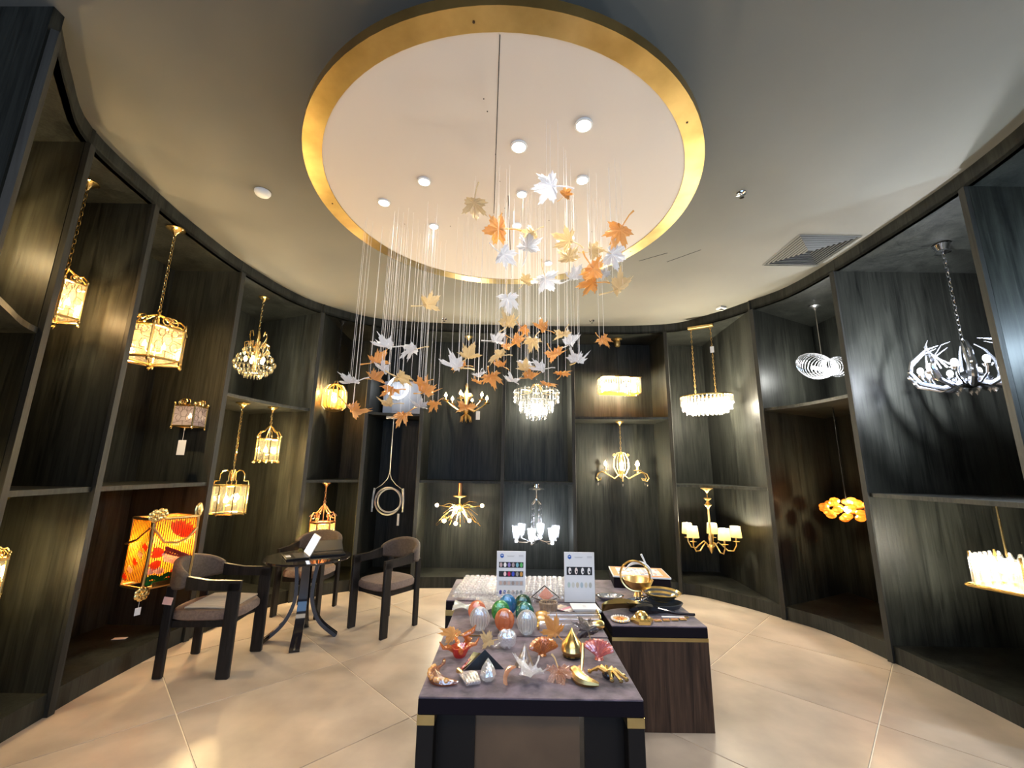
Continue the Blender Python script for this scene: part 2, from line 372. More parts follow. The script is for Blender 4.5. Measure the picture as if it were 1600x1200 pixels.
for k in range(9):
    h = .30-.032*k; mb = MB(); z = -.018+.001*k
    prof = [(h, -.006), (h-.010, -.016), (h-.013, -.014), (h-.003, -.004)]
    for i in range(4): pass
    vs = []; fs = []
    for (q, zz) in prof:
        for (sx, sy) in ((1, 1), (-1, 1), (-1, -1), (1, -1)): vs.append((sx*q, sy*q, zz))
    for r in range(4):
        for i in range(4): fs.append((r*4+i, r*4+(i+1) % 4, ((r+1) % 4)*4+(i+1) % 4, ((r+1) % 4)*4+i))
    mb.add(vs, fs).build('louvre', 'vent', t, False)
mb = MB(); mb.box((1.47, 4.03, ZT-.001), (.005, .30, .002), .93).box((1.78, 4.0, ZT-.001), (.36, .005, .002), -.8+.0)
o = mb.build('access_hatch_joint', 'ventdark', ce, False)
# ------------------------------------------------------------------ hanging lamp helpers
def chain(z0, z1, r=.009, link=.034, x=0, y=0):
    mb = MB(); n = max(2, int((z1-z0)/link))
    for i in range(n):
        z = z0+(i+.5)*(z1-z0)/n; h = (z1-z0)/n*.62; c = []
        for j in range(8):
            a = 2*PI*j/8; u, v = r*math.cos(a), h*math.sin(a)
            c.append((x+(u if i % 2 else 0), y+(0 if i % 2 else u), z+v))
        mb.tube(c, r*.28, 4, True)
    return mb
def canopy(mb, z, r=.055, x=0, y=0):
    return mb.lathe([(r, 0), (r*1.05, -.008), (r*.7, -.02), (r*.3, -.045), (r*.12, -.07), (0, -.07)], 16, (x, y, z))
def hanging(name, label, P, ztop, body_top, metal='gold', cr_=.055, cat='pendant lamp', link=.036, rad=.010, group=None):
    """root at the body centre; canopy and chain up to ztop"""
    t = thing(name, label, cat, P, 0, group)
    canopy(MB(), ztop-P.z, cr_).build('canopy', metal, t)
    chain(body_top, ztop-P.z-.065, rad, link).build('chain', metal, t)
    return t
def scroll(mb, p, s, ang, flip=1, r=.004, turns=1.4):
    pts = []
    for i in range(15):
        q = i/14; a = flip*q*turns*2*PI; rr = s*(1-q*.75)
        loc = Vector((rr*math.cos(a)-s, 0, rr*math.sin(a)))
        pts.append(Vector(p)+rotz(loc, ang))
    mb.tube(pts, r, 5); return mb
def lantern(t, n, R, H, metal, pane, crown=.09, rot=0, leadlines=False, scrolls=True, bottom=True, W=6, bulbs=3, open_bottom=False, rr=.006, col=WARM, taper=1.0):
    """n-sided lantern, body centred on the root"""
    cor = [(R*math.cos(rot+2*PI*i/n), R*math.sin(rot+2*PI*i/n)) for i in range(n)]
    cb = [(x*taper, y*taper) for x, y in cor]
    for i in range(n):
        x, y = cor[i]; xb, yb = cb[i]; a = math.atan2(y, x)
        MB().tube([(xb, yb, -H/2-.015), (x, y, H/2+.01)], rr*1.2, 6).build('post', metal, t)
        x2, y2 = cor[(i+1) % n]; xb2, yb2 = cb[(i+1) % n]
        k = .965
        p = MB().add([(xb*k, yb*k, -H/2), (xb2*k, yb2*k, -H/2), (x2*k, y2*k, H/2), (x*k, y*k, H/2)], [(0, 1, 2, 3)]).build('pane', pane, t, False)
        if leadlines:
            mb = MB(); A = Vector((x*k, y*k, 0)); B = Vector((x2*k, y2*k, 0)); w_ = (B-A)
            def pt(u, v): q = A+w_*u; return Vector((q.x*1.01, q.y*1.01, (v-.5)*H))
            for (cx_, cz_, q) in ((.5, .62, .2), (.25, .4, .15), (.75, .4, .15), (.3, .82, .13), (.72, .84, .13)):
                mb.tube([pt(cx_+q*math.cos(b*PI/3)*.9, cz_+q*math.sin(b*PI/3)) for b in range(6)], rr*.3, 4, True)
            for l in (((0, .15), (.5, .25), (1, .15)), ((0, .55), (.3, .62)), ((.7, .62), (1, .55)), ((.5, 0), (.5, .25)), ((.5, .82), (.5, 1)), ((0, .9), (.2, .8)), ((1, .9), (.8, .8))):
                mb.tube([pt(*q) for q in l], rr*.3, 4)
            mb.build('leading', 'lead', p)
    top = MB(); top.tube([(x, y, H/2) for x, y in cor], rr*1.4, 6, True); bot = MB(); bot.tube([(x, y, -H/2) for x, y in cb], rr*1.4, 6, True)
    if scrolls:
        for i in range(n):
            x, y = cor[i]; x2, y2 = cor[(i+1) % n]; mx, my = (x+x2)/2, (y+y2)/2; a = math.atan2(y2-y, x2-x); s = math.hypot(x2-x, y2-y)*.2
            scroll(top, (mx+.5*s*math.cos(a), my+.5*s*math.sin(a), H/2+s*.9), s, a, 1, rr*.6); scroll(top, (mx-.5*s*math.cos(a)+0, my-.5*s*math.sin(a), H/2+s*.9), s, a+PI, 1, rr*.6)
            top.ell((x, y, H/2+.02), rr*1.8, rr*1.8, rr*3.2, 8, 5)
            xb, yb = cb[i]; bot.ell((xb, yb, -H/2-.018), rr*1.8, rr*1.8, rr*2.6, 8, 5)
    top.build('top_rim', metal, t); bot.build('bottom_rim', metal, t)
    if crown:
        mb = MB()
        for i in range(n if n < 6 else n//2 if n > 6 else n):
            a = rot+2*PI*i/(n if n <= 6 else n//2)
            pts = [rotz((R*q, 0, H/2+z), a) for q, z in ((1, 0), (.97, crown*.35), (.78, crown*.62), (.62, crown*.58), (.42, crown*.72), (.22, crown*.95), (.06, crown*1.05))]
            mb.tube(pts, rr*.9, 6)
        mb.ell((0, 0, H/2+crown*1.08), .018, .018, .022, 10, 6); mb.ring((0, 0, H/2+crown*1.08+.035), .016, .003, 14, 5, (0, 1, 0))
        mb.build('crown', metal, t)
    if bottom:
        mb = MB()
        for i in range(n):
            x, y = cb[i]; mb.tube([(x, y, -H/2), (x*.5, y*.5, -H/2-.02), (0, 0, -H/2-.03)], rr*.7, 5)
        mb.lathe([(0, -.085), (.012, -.07), (.006, -.055), (.022, -.04), (.01, -.02), (.014, 0)], 12, (0, 0, -H/2)); mb.build('finial', metal, t)
    st = MB(); st.tube([(0, 0, H/2+crown), (0, 0, -H*.18)], rr*.7, 6)
    bm = MB()
    for i in range(bulbs):
        a = 2*PI*i/bulbs+.4; q = R*.32 if bulbs > 1 else 0; x, y = q*math.cos(a), q*math.sin(a)
        st.tube([(0, 0, -H*.2), (x*.6, y*.6, -H*.24), (x, y, -H*.18)], rr*.5, 5); st.lathe([(.012, -.02), (.012, .04)], 10, (x, y, -H*.18))
        b = MB().lathe([(0, -.0), (.012, .01), (.016, .03), (.008, .055), (0, .075)], 10, (x, y, -H*.14)); b.build('bulb', 'warm', t)
    st.build('candle_cluster', metal, t)
    bulb_light(t, (0, 0, 0.0), W, col, .04)
def tagcard(parent, p, drop, w_, h_, rz=0):
    MB().tube([p, (p[0], p[1], p[2]-drop)], .0012, 4).build('tag_string', 'white', parent)
    MB().box((p[0], p[1], p[2]-drop-h_/2), (w_, .0015, h_), rz).build('price_tag', 'white', parent, False)
# ---- left wall lanterns
P = at(93, 470, 2.80)
t = hanging('lantern', 'gold filigree lantern glowing behind the leftmost wall divider', P, ZF, .22, 'gold', .06, 'lantern')
lantern(t, 6, .135, .26, 'gold', 'cream', .11, .3, True, True, True, 7)
P = at(239, 540, 3.42)
t = hanging('lantern', 'wide hexagonal gold lantern with cream leaded glass hanging on a long chain', P, ZF, .26, 'gold', .07, 'lantern')
lantern(t, 6, .23, .27, 'gold', 'cream', .13, .12, True, True, True, 12, 3, rr=.008)
P = at(297, 651, 4.13)
t = thing('wall_lantern', 'small unlit gold lantern with pink patterned glass and white tag below', 'lantern', P)
lantern(t, 4, .135, .20, 'gold', 'pinkpane', 0, .85, True, True, False, .0, 1)
MB().box((0, .13, 0), (.08, .06, .05)).build('wall_bracket', 'oldgold', t)
tagcard(t, (.06, -.12, -.12), .12, .075, .14)
P = at(358, 780, 4.80)
t = hanging('lantern', 'round brass lantern with clear glass on the longest chain above the chairs', P, 2.36-.035, .36, 'gold', .075, 'lantern', .04, .011)
lantern(t, 8, .18, .30, 'gold', 'pane', .0, 0, False, False, False, 14, 3, rr=.006)
mb = MB()
for i in range(4):
    a = i*PI/2+.3
    mb.tube([rotz(p, a) for p in ((.17, 0, .15), (.165, 0, .2), (.12, 0, .20), (.12, 0, .27), (.1, 0, .305), (.06, 0, .32), (.02, 0, .28), (.015, 0, .2))], .006, 6)
mb.tube([(0, 0, .36), (0, 0, .1)], .007, 6).build('crown', 'gold', t)
P = at(418, 703, 5.12)
t = hanging('lantern', 'small gold hexagonal lantern with beaded base beside the brass lantern', P, 2.36-.035, .28, 'gold', .06, 'lantern')
lantern(t, 6, .13, .26, 'gold', 'pane', .15, .2, False, False, False, 12, 3, rr=.007)
mb = MB()
for i in range(12): mb.ell((.135*math.cos(i*PI/6), .135*math.sin(i*PI/6), -.145), .014, n=8, m=5)
for i in range(6): mb.ell((.13*math.cos(i*PI/3+.2), .13*math.sin(i*PI/3+.2), .16), .014, .014, .02, 8, 5)
mb.build('beading', 'gold', t)
P = at(502, 838, 5.56)
t = hanging('lantern', 'bronze lantern with mottled green and amber glass behind the laptop table', P, SL-.035, .33, 'copper', .05, 'lantern')
lantern(t, 6, .145, .34, 'copper', 'greenpane', .20, .5, True, False, True, 10, 3, rr=.009)
mb = MB()
for i in range(6):
    a = i*PI/3+.5; scroll(mb, rotz((.16, 0, .24), a), .035, a, 1, .005)
mb.build('scrollwork', 'copper', t)
# birdcage
P = at(523, 622, 5.78)
t = hanging('birdcage_lamp', 'golden birdcage pendant with amber glass slats left of the disc wires', P, ZF, .24, 'blackmetal', .05, 'pendant lamp', .045, .008)
for i in range(14):
    a = 2*PI*i/14
    pts = [rotz(p, a) for p in ((.11, 0, -.17), (.155, 0, -.12), (.16, 0, .02), (.15, 0, .1), (.11, 0, .17), (.04, 0, .2), (0, 0, .2))]
    MB().tube(pts, .007, 5).build('slat', 'gold', t)
    q = MB(); A = [rotz(p, a+.07) for p in ((.15, 0, -.12), (.155, 0, .02), (.145, 0, .1))]; B = [rotz(p, a+.38) for p in ((.15, 0, -.12), (.155, 0, .02), (.145, 0, .1))]
    q.add(A+B, [(0, 3, 4, 1), (1, 4, 5, 2)]).build('pane', 'amberpane', t, False)
MB().lathe([(0, -.2), (.06, -.19), (.11, -.17), (.12, -.15)], 20).build('base_cup', 'oldgold', t)
MB().ring((0, 0, .225), .022, .005, 16, 5, (0, 1, 0)).build('hanging_ring', 'gold', t)
MB().ell((0, 0, -.02), .035, .035, .05, 10, 6).build('bulb', 'warm', t); bulb_light(t, (0, 0, .07), 9, WARM)
# lamps of the end niches, just outside the picture but lighting the panels in it
P = Vector((-3.25, 2.08, 2.95))
t = hanging('lantern', 'gold lantern in the end niche left of the picture edge', P, ZF, .22, 'gold', .06, 'lantern'); lantern(t, 6, .13, .26, 'gold', 'pane', .11, .3, False, True, True, 7)
P = Vector((-3.25, 2.08, 1.2))
t = hanging('lantern', 'gold lantern in the lower end niche left of the picture edge', P, SL+.0-.035 if False else SH-.035, .22, 'gold', .06, 'lantern'); lantern(t, 6, .13, .26, 'gold', 'pane', .11, .3, False, True, True, 7)
P = at(-28, 902, 2.70)
t = hanging('lantern', 'gold lantern at the extreme left edge in the lower niche', P, SL-.035, .2, 'gold', .05, 'lantern'); lantern(t, 6, .10, .20, 'gold', 'pane', .09, .3, False, True, True, 7)
P = Vector((4.0, 2.10, 2.65))
t = hanging('globe_pendant', 'chrome pendant in the end niche right of the picture edge', P, ZF, .16, 'chrome', .06, 'pendant lamp')
MB().ell((0, 0, 0), .16, n=20, m=12).build('globe', 'clear', t); MB().ell((0, 0, 0), .04, n=12, m=8).build('bulb', 'cool', t); bulb_light(t, (0, 0, -.08), 22, (.65, .85, 1), .03)
# crystal chandelier in bay three
P = at(399, 560, 4.95)
t = hanging('crystal_chandelier', 'tall gold basket chandelier dripping with cut crystals near the left wall', P, ZF, .34, 'gold', .06, 'chandelier')
mb = MB()
for tier, (R, z, nn) in enumerate(((.10, .26, 6), (.13, .12, 8))):
    for i in range(nn):
        a = 2*PI*i/nn
        mb.tube([rotz(p, a) for p in ((0, 0, z-.1), (R*.5, 0, z-.12), (R, 0, z-.02), (R*1.05, 0, z+.06), (R*.75, 0, z+.08), (R*.6, 0, z+.03))], .005, 5)
mb.lathe([(0, -.2), (.03, -.1), (.02, 0), (.045, .08), (.02, .2), (.03, .27), (.01, .35)], 12).build('frame', 'gold', t)
for tier, (R, z) in enumerate(((.09, .17), (.14, .08), (.19, .0), (.225, -.07), (.20, -.13), (.15, -.18), (.09, -.22))):
    mb = MB(); nn = int(10+R*70)
    for i in range(nn):
        a = 2*PI*(i+.5*(tier % 2))/nn; mb.gem((R*math.cos(a), R*math.sin(a), z), .014, .055, 5)
    mb.ring((0, 0, z+.025), R, .003, 24, 4)
    mb.build('crystal_tier', 'warmcrystal', t, False)
for i in range(5): MB().ell((.1*math.cos(i*1.256), .1*math.sin(i*1.256), -.02), .02, .02, .035, 8, 5).build('bulb', 'warm', t)
bulb_light(t, (0, 0, .0), 22, SOFT, .05)
# stained-glass fish lamp
P = at(252, 858, 3.72)
t = thing('stained_glass_lamp', 'large amber stained-glass lamp with red fish and gilt branch frame', 'lamp', P, 1.18)
FWD, FDP, FH = .335, .28, .52
leadm = MB()
for i in range(20):
    x = -FWD/2+FWD*(i+.5)/20
    MB().box((x, -FDP/2, .02), (FWD/20-.002, .006, FH-.05)).build('glass_strip', 'amberpane', t, False)
    leadm.box((x+FWD/40, -FDP/2-.003, .02), (.004, .006, FH-.05))
for i in range(13):
    y = -FDP/2+FDP*(i+.5)/13
    MB().box((-FWD/2, y, .02), (.006, FDP/13-.003, FH-.05)).build('glass_strip', 'amberpane', t, False)
for i in range(13): leadm.box((-FWD/2-.003, -FDP/2+FDP*i/13, .02), (.006, .004, FH-.05))
leadm.build('leading', 'lead', t, False)
MB().box((FWD/2, 0, 0), (.006, FDP, FH)).build('side_glass', 'amberpane', t, False); MB().box((0, FDP/2, 0), (FWD, .006, FH)).build('back_glass', 'amberpane', t, False)
def petal(name, m, c, a, l, w_, y=-FDP/2-.006):
    pts = [(0, 0), (l*.3, w_*.5), (l*.7, w_*.5), (l, 0), (l*.7, -w_*.5), (l*.3, -w_*.5)]
    c = (c[0]*.73, c[1]*.88); s_ = 1.15 if name == 'fin_glass' else .9; ca, sa = s_*math.cos(a), s_*math.sin(a); vs = [(c[0]+u*ca-v*sa, y, c[1]+u*sa+v*ca) for u, v in pts]
    vs += [(p[0], y+.004, p[2]) for p in vs]
    MB().add(vs, [tuple(range(6)), tuple(range(11, 5, -1))]+[(i, (i+1) % 6, 6+(i+1) % 6, 6+i) for i in range(6)]).build(name, m, t, False)
for k, (cx_, cz_, a0, n_, l) in enumerate(((.03, .13, 1.2, 4, .12), (.05, .12, .15, 4, .12), (-.06, -.02, 2.6, 3, .10), (.10, -.13, 4.1, 4, .11), (-.09, -.08, 3.4, 3, .08))):
    for i in range(n_): petal('fin_glass', 'orangepane', (cx_, cz_), a0+i*.28, l, .034)
for r in range(5):
    for c_ in range(9):
        x = -.10+c_*.028+(r % 2)*.014; z = -.005-r*.022-.35*(x-.02); 
        if abs(r-2)+abs(c_-4)*.6 > 4.2: continue
        petal('scale_glass', 'whitepane' if r > 1 and c_ < 7 else 'redpane', (x, z-.01), -.4, .03, .024, -FDP/2-.009)
for i in range(9): petal('scale_glass', 'redpane', (-.08+i*.028, .04-.012*i), -.5, .04, .03, -FDP/2-.009)
for i in range(14): petal('water_glass', 'greenart', (-.22+i*.032, -.225+.012*math.sin(i*1.3)), .3, .045, .04)
for i in range(10): petal('water_glass', 'greenart', (-.22+i*.045, -.255), .1, .055, .035)
for (x, z) in ((-.1, -.19), (-.19, -.18)):
    for k in range(4): petal('lotus_glass', 'whitepane', (x, z), .6+k*.5, .06, .03)
for k in range(5): MB().box((-FWD/2-.006, -.1+.05*k, .05-.06*k), (.006, .06, .035), 0, .5).build('fin_glass', ('orangepane', 'whitepane')[k % 2], t, False)
mb = MB()
for z in (FH/2, -FH/2):
    mb.tube([(-FWD/2, -FDP/2, z), (FWD/2, -FDP/2, z), (FWD/2, FDP/2, z), (-FWD/2, FDP/2, z)], .013, 6, True)
for x, y in ((-FWD/2, -FDP/2), (FWD/2, -FDP/2), (FWD/2, FDP/2), (-FWD/2, FDP/2)): mb.tube([(x, y, -FH/2), (x+.008, y, 0), (x, y, FH/2)], .013, 6)
mb.tube([(-FWD/2, -FDP/2-.01, .2), (-.08, -FDP/2-.02, .08), (.02, -FDP/2-.02, .06), (.10, -FDP/2-.02, .09), (FWD/2, -FDP/2-.01, .17)], .010, 6)
mb.tube([(-FWD/2-.01, -FDP/2, .2), (-FWD/2-.02, 0, .1), (-FWD/2-.02, FDP/2, .06)], .010, 6).build('branch_frame', 'oldgold', t)
for (x, z, s) in ((-FWD/2, FH/2+.03, 1), (FWD/2, FH/2+.05, 1.2), (-FWD/2+.04, FH/2+.04, .9), (-FWD/2, -FH/2-.03, 1)):
    mb = MB()
    if x > 0: mb.ell((x, -FDP/2, z), .03*s, .012, .055*s, 10, 6)
    else:
        for k in range(7): a = 2*PI*k/7; mb.ell((x+.03*math.cos(a), -FDP/2-.015, z+.03*math.sin(a)), .025*s, .01, .025*s, 8, 5)
        mb.ell((x, -FDP/2-.02, z), .018, n=8, m=5)
    mb.build('gilt_leaf' if x > 0 else 'gilt_blossom', 'gold', t)
MB().box((0.03, -FDP/2-.004, -FH/2+.02), (FWD-.06, .02, .035)).build('gilt_base', 'gold', t)
for (x, y) in ((-.12, -.02), (.1, -.02), (.19, .0)): MB().ell((x, -.02, .04), .028, n=10, m=6).build('bulb', 'warm', t)
bulb_light(t, (-.08, .02, .04), 2, (1, .8, .5), .04); bulb_light(t, (.08, .02, .04), 2, (1, .8, .5), .04)
MB().box((0, FDP/2+.15, 0), (.05, .30, .05)).build('wall_bracket', 'blackmetal', t)
tagcard(t, (-FWD/2, -FDP/2, -FH/2-.04), .09, .04, .055)
# ring lamp on a lit white box in the narrow niche
P = at(613, 612, 6.45); cy = 6.45
t = thing('display_box', 'lit grey-white display box behind the ring lamp in the narrow niche', 'display box', (-1.69, 6.60, SH))
MB().bev((0, 0, .28), (.68, .22, .56), .006).build('body', 'boxwhite', t, False)
MB().box((0, -.112, .28), (.006, .004, .54)).build('joint', 'grey', t, False); MB().box((-.2, -.112, .28), (.004, .004, .54)).build('joint', 'grey', t, False)
t = thing('ring_lamp', 'round white ring lamp glowing in front of the pale display box', 'lamp', at(622, 606, 6.30))
MB().ring((0, 0, 0), .16, .018, 40, 8, (.15, 1, 0)).build('led_ring', 'led', t)
MB().ring((-.03, .05, -.01), .16, .014, 40, 8, (.4, 1, 0)).build('outer_ring', 'silver', t)
MB().tube([(0, .03, -.17), (0, .03, -.20), ], .03, 10).build('foot', 'silver', t)
bulb_light(t, (.05, -.16, .1), .8, (.9, .95, 1), .06)
# ring pendant below
P = at(606, 783, 6.2)
zc = SH-.035-P.z
t = thing('ring_pendant', 'unlit silver double-ring pendant on a thin rod in the blue-black niche', 'pendant lamp', P)
cx0 = .0
MB().bev((cx0, 0, zc-.02), (.22, .05, .04), .004).build('ceiling_bar', 'silver', t, False)
MB().tube([(cx0, 0, zc-.04), (0, 0, .40)], .006, 6).build('rod', 'silver', t)
mb = MB()
for s in (-1, 1): mb.tube([(0, 0, .40), (s*.03, 0, .31), (s*.1, 0, .23), (s*.19, 0, .17), (s*.21, 0, .05), (s*.21, 0, -.1)], .005, 6)
mb.build('yoke', 'silver', t)
MB().ring((0, 0, 0), .19, .013, 40, 6, (.1, 1, .05)).build('ring', 'silver', t); MB().ring((.02, .02, .01), .165, .013, 40, 6, (-.3, 1, .0)).build('ring', 'silver', t)
for s in (-1, 1): MB().tube([(s*.21, 0, .18), (s*.225, 0, .0), (s*.22, 0, -.15)], .012, 6).build('side_bar', 'silver', t)
MB().box((.17, -.02, -.25), (.03, .002, .16)).build('price_tag', 'grey', t, False)
# candle chandelier
def candle_arm(t, a, R, z0, z1, metal, bulb=True, rr=.007, lit='warm', cup=.028, droop=.05, ch=.06, bs=1):
    mb = MB()
    mb.tube([rotz(p, a) for p in ((.02, 0, z0), (R*.35, 0, z0-droop), (R*.75, 0, z1-.02-droop*.5), (R, 0, z1))], rr, 6)
    x, y = R*math.cos(a), R*math.sin(a)
    mb.lathe([(.006, -.01), (cup, 0), (cup*1.05, .006), (.012, .008), (.011, ch)], 12, (x, y, z1)); arm = mb.build('arm', metal, t)
    if bulb: MB().lathe([(0, 0), (.013*bs, .012), (.017*bs, .03), (.009*bs, .055), (0, .08)], 10, (x, y, z1+ch)).build('bulb', lit, t)
    return x, y
P = at(729, 628, 6.42)
t = thing('candle_chandelier', 'dark bronze candle chandelier with five lit candle bulbs and white tag', 'chandelier', P)
canopy(MB(), ZF-P.z, .07).build('canopy', 'oldgold', t); chain(.28, ZF-P.z-.06, .008, .04).build('chain', 'blackmetal', t)
MB().lathe([(0, -.30), (.05, -.24), (.02, -.2), (.09, -.12), (.035, -.08), (.03, .0), (.045, .1), (.02, .2), (.03, .26), (.01, .3)], 14).build('stem', 'oldgold', t)
for i in range(6):
    a = i*PI/3+.35; candle_arm(t, a, .33, -.06, .0, 'oldgold', True, .011, 'warm', .05, .09, .05, 1.5)
    mb = MB(); scroll(mb, rotz((.1, 0, .1), a), .03, a, 1, .004); mb.build('scroll', 'oldgold', t)
for i in range(8): MB().tube([rotz(p, i*PI/4) for p in ((.02, 0, -.2), (.07, 0, -.24), (.09, 0, -.32))], [.012, .014, .002], 6).build('acanthus_leaf', 'oldgold', t)
tagcard(t, (.2, -.2, -.12), .05, .06, .13)
bulb_light(t, (0, -.05, .12), 16, SOFT, .045)
# tiered crystal chandelier
P = at(838, 628, 6.40)
t = thing('tiered_chandelier', 'three-tier clear crystal chandelier with a bright glowing core below the amber leaves', 'chandelier', P)
canopy(MB(), ZF-P.z, .06).build('canopy', 'chrome', t); chain(.30, ZF-P.z-.06, .008, .04).build('chain', 'chrome', t)
mb = MB()
for i in range(8): mb.tube([rotz(p, i*PI/4) for p in ((0, 0, .25), (.05, 0, .28), (.09, 0, .2), (.12, 0, .16), (.33, 0, .15))], .005, 5)
mb.build('frame', 'oldgold', t)
for (R, z, h, nn) in ((.34, .12, .10, 32), (.34, .03, .10, 32), (.25, -.04, .10, 24), (.25, -.12, .09, 24), (.16, -.15, .09, 16), (.15, -.22, .09, 14), (.07, -.25, .09, 8)):
    mb = MB()
    for i in range(nn):
        a = 2*PI*i/nn; mb.T = Matrix.Translation((R*math.cos(a), R*math.sin(a), z)) @ Matrix.Rotation(a, 4, 'Z')
        mb.lathe([(0, -h*.55), (.012, -h*.35), (.015, h*.25), (.006, h*.45)], 4)
        mb.ell((0, 0, h*.52), .013, n=6, m=4)
    mb.T = Matrix(); mb.ring((0, 0, z+h*.5), R, .004, 36, 4)
    mb.build('crystal_tier', 'crystal', t, False)
MB().ell((0, 0, -.12), .06, .06, .07, 14, 8).build('bulb', 'cool', t)
bulb_light(t, (0, 0, .0), 15, (1, .95, .8), .08)
# sputnik
P = at(718, 794, 6.35)
t = thing('sputnik_chandelier', 'gold starburst chandelier of curved rods and round bulbs in the lower niche', 'chandelier', P)
MB().lathe([(.1, 0), (.1, -.012), (.03, -.03), (.012, -.04), (0, -.04)], 20, (0, 0, .18)).build('canopy', 'oldgold', t)
MB().tube([(0, 0, .14), (0, 0, .0)], .012, 8).build('stem', 'oldgold', t); MB().tube([(0, 0, SL-.035-P.z), (0, 0, .17)], .03, 8).build('mount', 'copper', t)
MB().ell((0, 0, .02), .045, n=12, m=8).build('hub', 'oldgold', t)
dirs = []
for k in range(26):
    ph = k*2.39996; zz = .35-1.25*(k+.5)/26; zz = max(-.98, zz); q = math.sqrt(1-zz*zz); dirs.append((q*math.cos(ph), q*math.sin(ph), zz))
for k, d in enumerate(dirs):
    d = Vector(d); L_ = .30 if k % 2 else .26
    MB().tube([d*.03+Vector((0, 0, .02)), d*.15+Vector((0, 0, .05)), d*L_+Vector((0, 0, -.0))], [.007, .005, .003], 5).build('rod', 'gold', t)
for (x, y, z) in ((-.33, -.02, .04), (.33, 0, .04), (-.19, -.18, -.16), (.17, -.2, -.15), (-.02, -.22, -.19), (0, .2, .0), (-.02, -.26, .02)):
    b = MB().ell((x, y, z), .027, n=12, m=8).build('bulb', 'warm', t); MB().tube([(x*.2, y*.2, z*.2), (x*.92, y*.92, z*.92)], .006, 6).build('socket_arm', 'gold', t)
for k in range(6):
    a = -1.2+k*.48 if k < 3 else PI+1.2-(k-3)*.48
    d = Vector((math.cos(a)*.9, -.35, -.35-.12*(k % 3)))
    MB().tube([Vector((0, 0, .02)), d*.2+Vector((0, 0, .06)), d*.36, d*.36+Vector((.012, 0, -.02)), d*.2+Vector((0, 0, .0))], .004, 5).build('loop', 'gold', t)
bulb_light(t, (0, -.12, -.02), 16, SOFT, .045)
# glass cup chandelier
P = at(838, 838, 6.35)
t = thing('cup_chandelier', 'chrome chandelier with flared clear glass cups and bright cool bulbs', 'chandelier', P)
zt = SL-.035-P.z
MB().lathe([(.05, 0), (.05, -.05), (.11, -.06), (.12, -.08), (.02, -.10), (.015, -.18), (.03, -.2), (.03, -.23), (0, -.23)], 20, (0, 0, zt)).build('canopy', 'chrome', t)
for i in range(4):
    a = i*PI/2+.5; b = MB().tube([(0, 0, zt-.2), rotz((.08, 0, zt-.29), a)], .012, 6); b.build('hook_arm', 'chrome', t)
    x, y = .075*math.cos(a), .075*math.sin(a); chain(-.02, zt-.28, .008, .04, x, y).build('chain', 'chrome', t)
MB().lathe([(0, -.1), (.03, -.08), (.06, -.04), (.05, .0), (.02, .02)], 14).build('hub', 'chrome', t)
for i in range(6):
    a = i*PI/3+.25; x, y = .30*math.cos(a), .30*math.sin(a)
    MB().tube([rotz(p, a) for p in ((.04, 0, -.04), (.15, 0, -.08), (.26, 0, -.07), (.30, 0, -.05))], .007, 6).build('arm', 'chrome', t)
    MB().lathe([(.035, -.03), (.04, -.02), (.062, .14), (.058, .14), (.036, -.015)], 18, (x, y, 0)).build('glass_cup', 'clear', t)
    MB().lathe([(.061, .136), (.065, .14), (.061, .144), (.061, .136)], 18, (x, y, 0)).build('cup_rim', 'crystal', t)
    MB().ell((x, y, .03), .022, .022, .035, 10, 6).build('bulb', 'cool', t); MB().ell((x, y, -.055), .022, n=10, m=6).build('crystal_ball', 'cool' if i % 2 else 'crystal', t)  # every other crystal ball glows like a bulb, sparkle put into its material
for i in range(6): bulb_light(t, (.30*math.cos(i*PI/3+.25), .30*math.sin(i*PI/3+.25), .07), 2.6, COOL, .02)
# rectangular crystal
P = at(967, 603, 6.42)
t = thing('rectangular_chandelier', 'bright rectangular crystal pendant hanging on a cord in the back right niche', 'chandelier', P, .12)
mb = canopy(MB(), ZF-P.z, .075); mb.lathe([(.035, -.03), (.05, -.06), (.04, -.12), (.01, -.14)], 8, (0, 0, ZF-P.z)); mb.build('canopy', 'oldgold', t)
MB().tube([(0, 0, .16), (0, 0, ZF-P.z-.1)], .006, 6).build('cord', 'blackmetal', t)
MB().lathe([(.05, .13), (.02, .16), (.0, .19)], 8).build('top_cone', 'gold', t)
for (z, h) in ((.05, .15), (-.06, .13)):
    for side in range(4):
        mb = MB(); W_, D_ = (.30, .15); nn = 15 if side % 2 == 0 else 8
        for i in range(nn):
            u = (i+.5)/nn*2-1
            x, y = (u*W_, (-D_, D_)[side//2]) if side % 2 == 0 else ((-W_, W_)[side//2], u*D_)
            mb.T = Matrix.Translation((x, y, z-.01*(i % 2))); mb.lathe([(0, -h*.55), (.011, -h*.4), (.012, h*.4), (0, h*.5)], 4)
        mb.T = Matrix(); mb.build('crystal_curtain', 'warmcrystal' if z < 0 else 'crystal', t, False)
MB().box((0, 0, .12), (.62, .32, .012)).build('top_frame', 'gold', t, False); MB().box((0, 0, -.125), (.56, .26, .006)).build('diffuser', 'amberpane', t, False)
for x in (-.2, -.07, .07, .2): MB().ell((x, 0, 0), .03, .03, .045, 10, 6).build('bulb', 'warm', t)
bulb_light(t, (-.12, 0, .02), 13, SOFT, .06); bulb_light(t, (.12, 0, .02), 13, SOFT, .06)
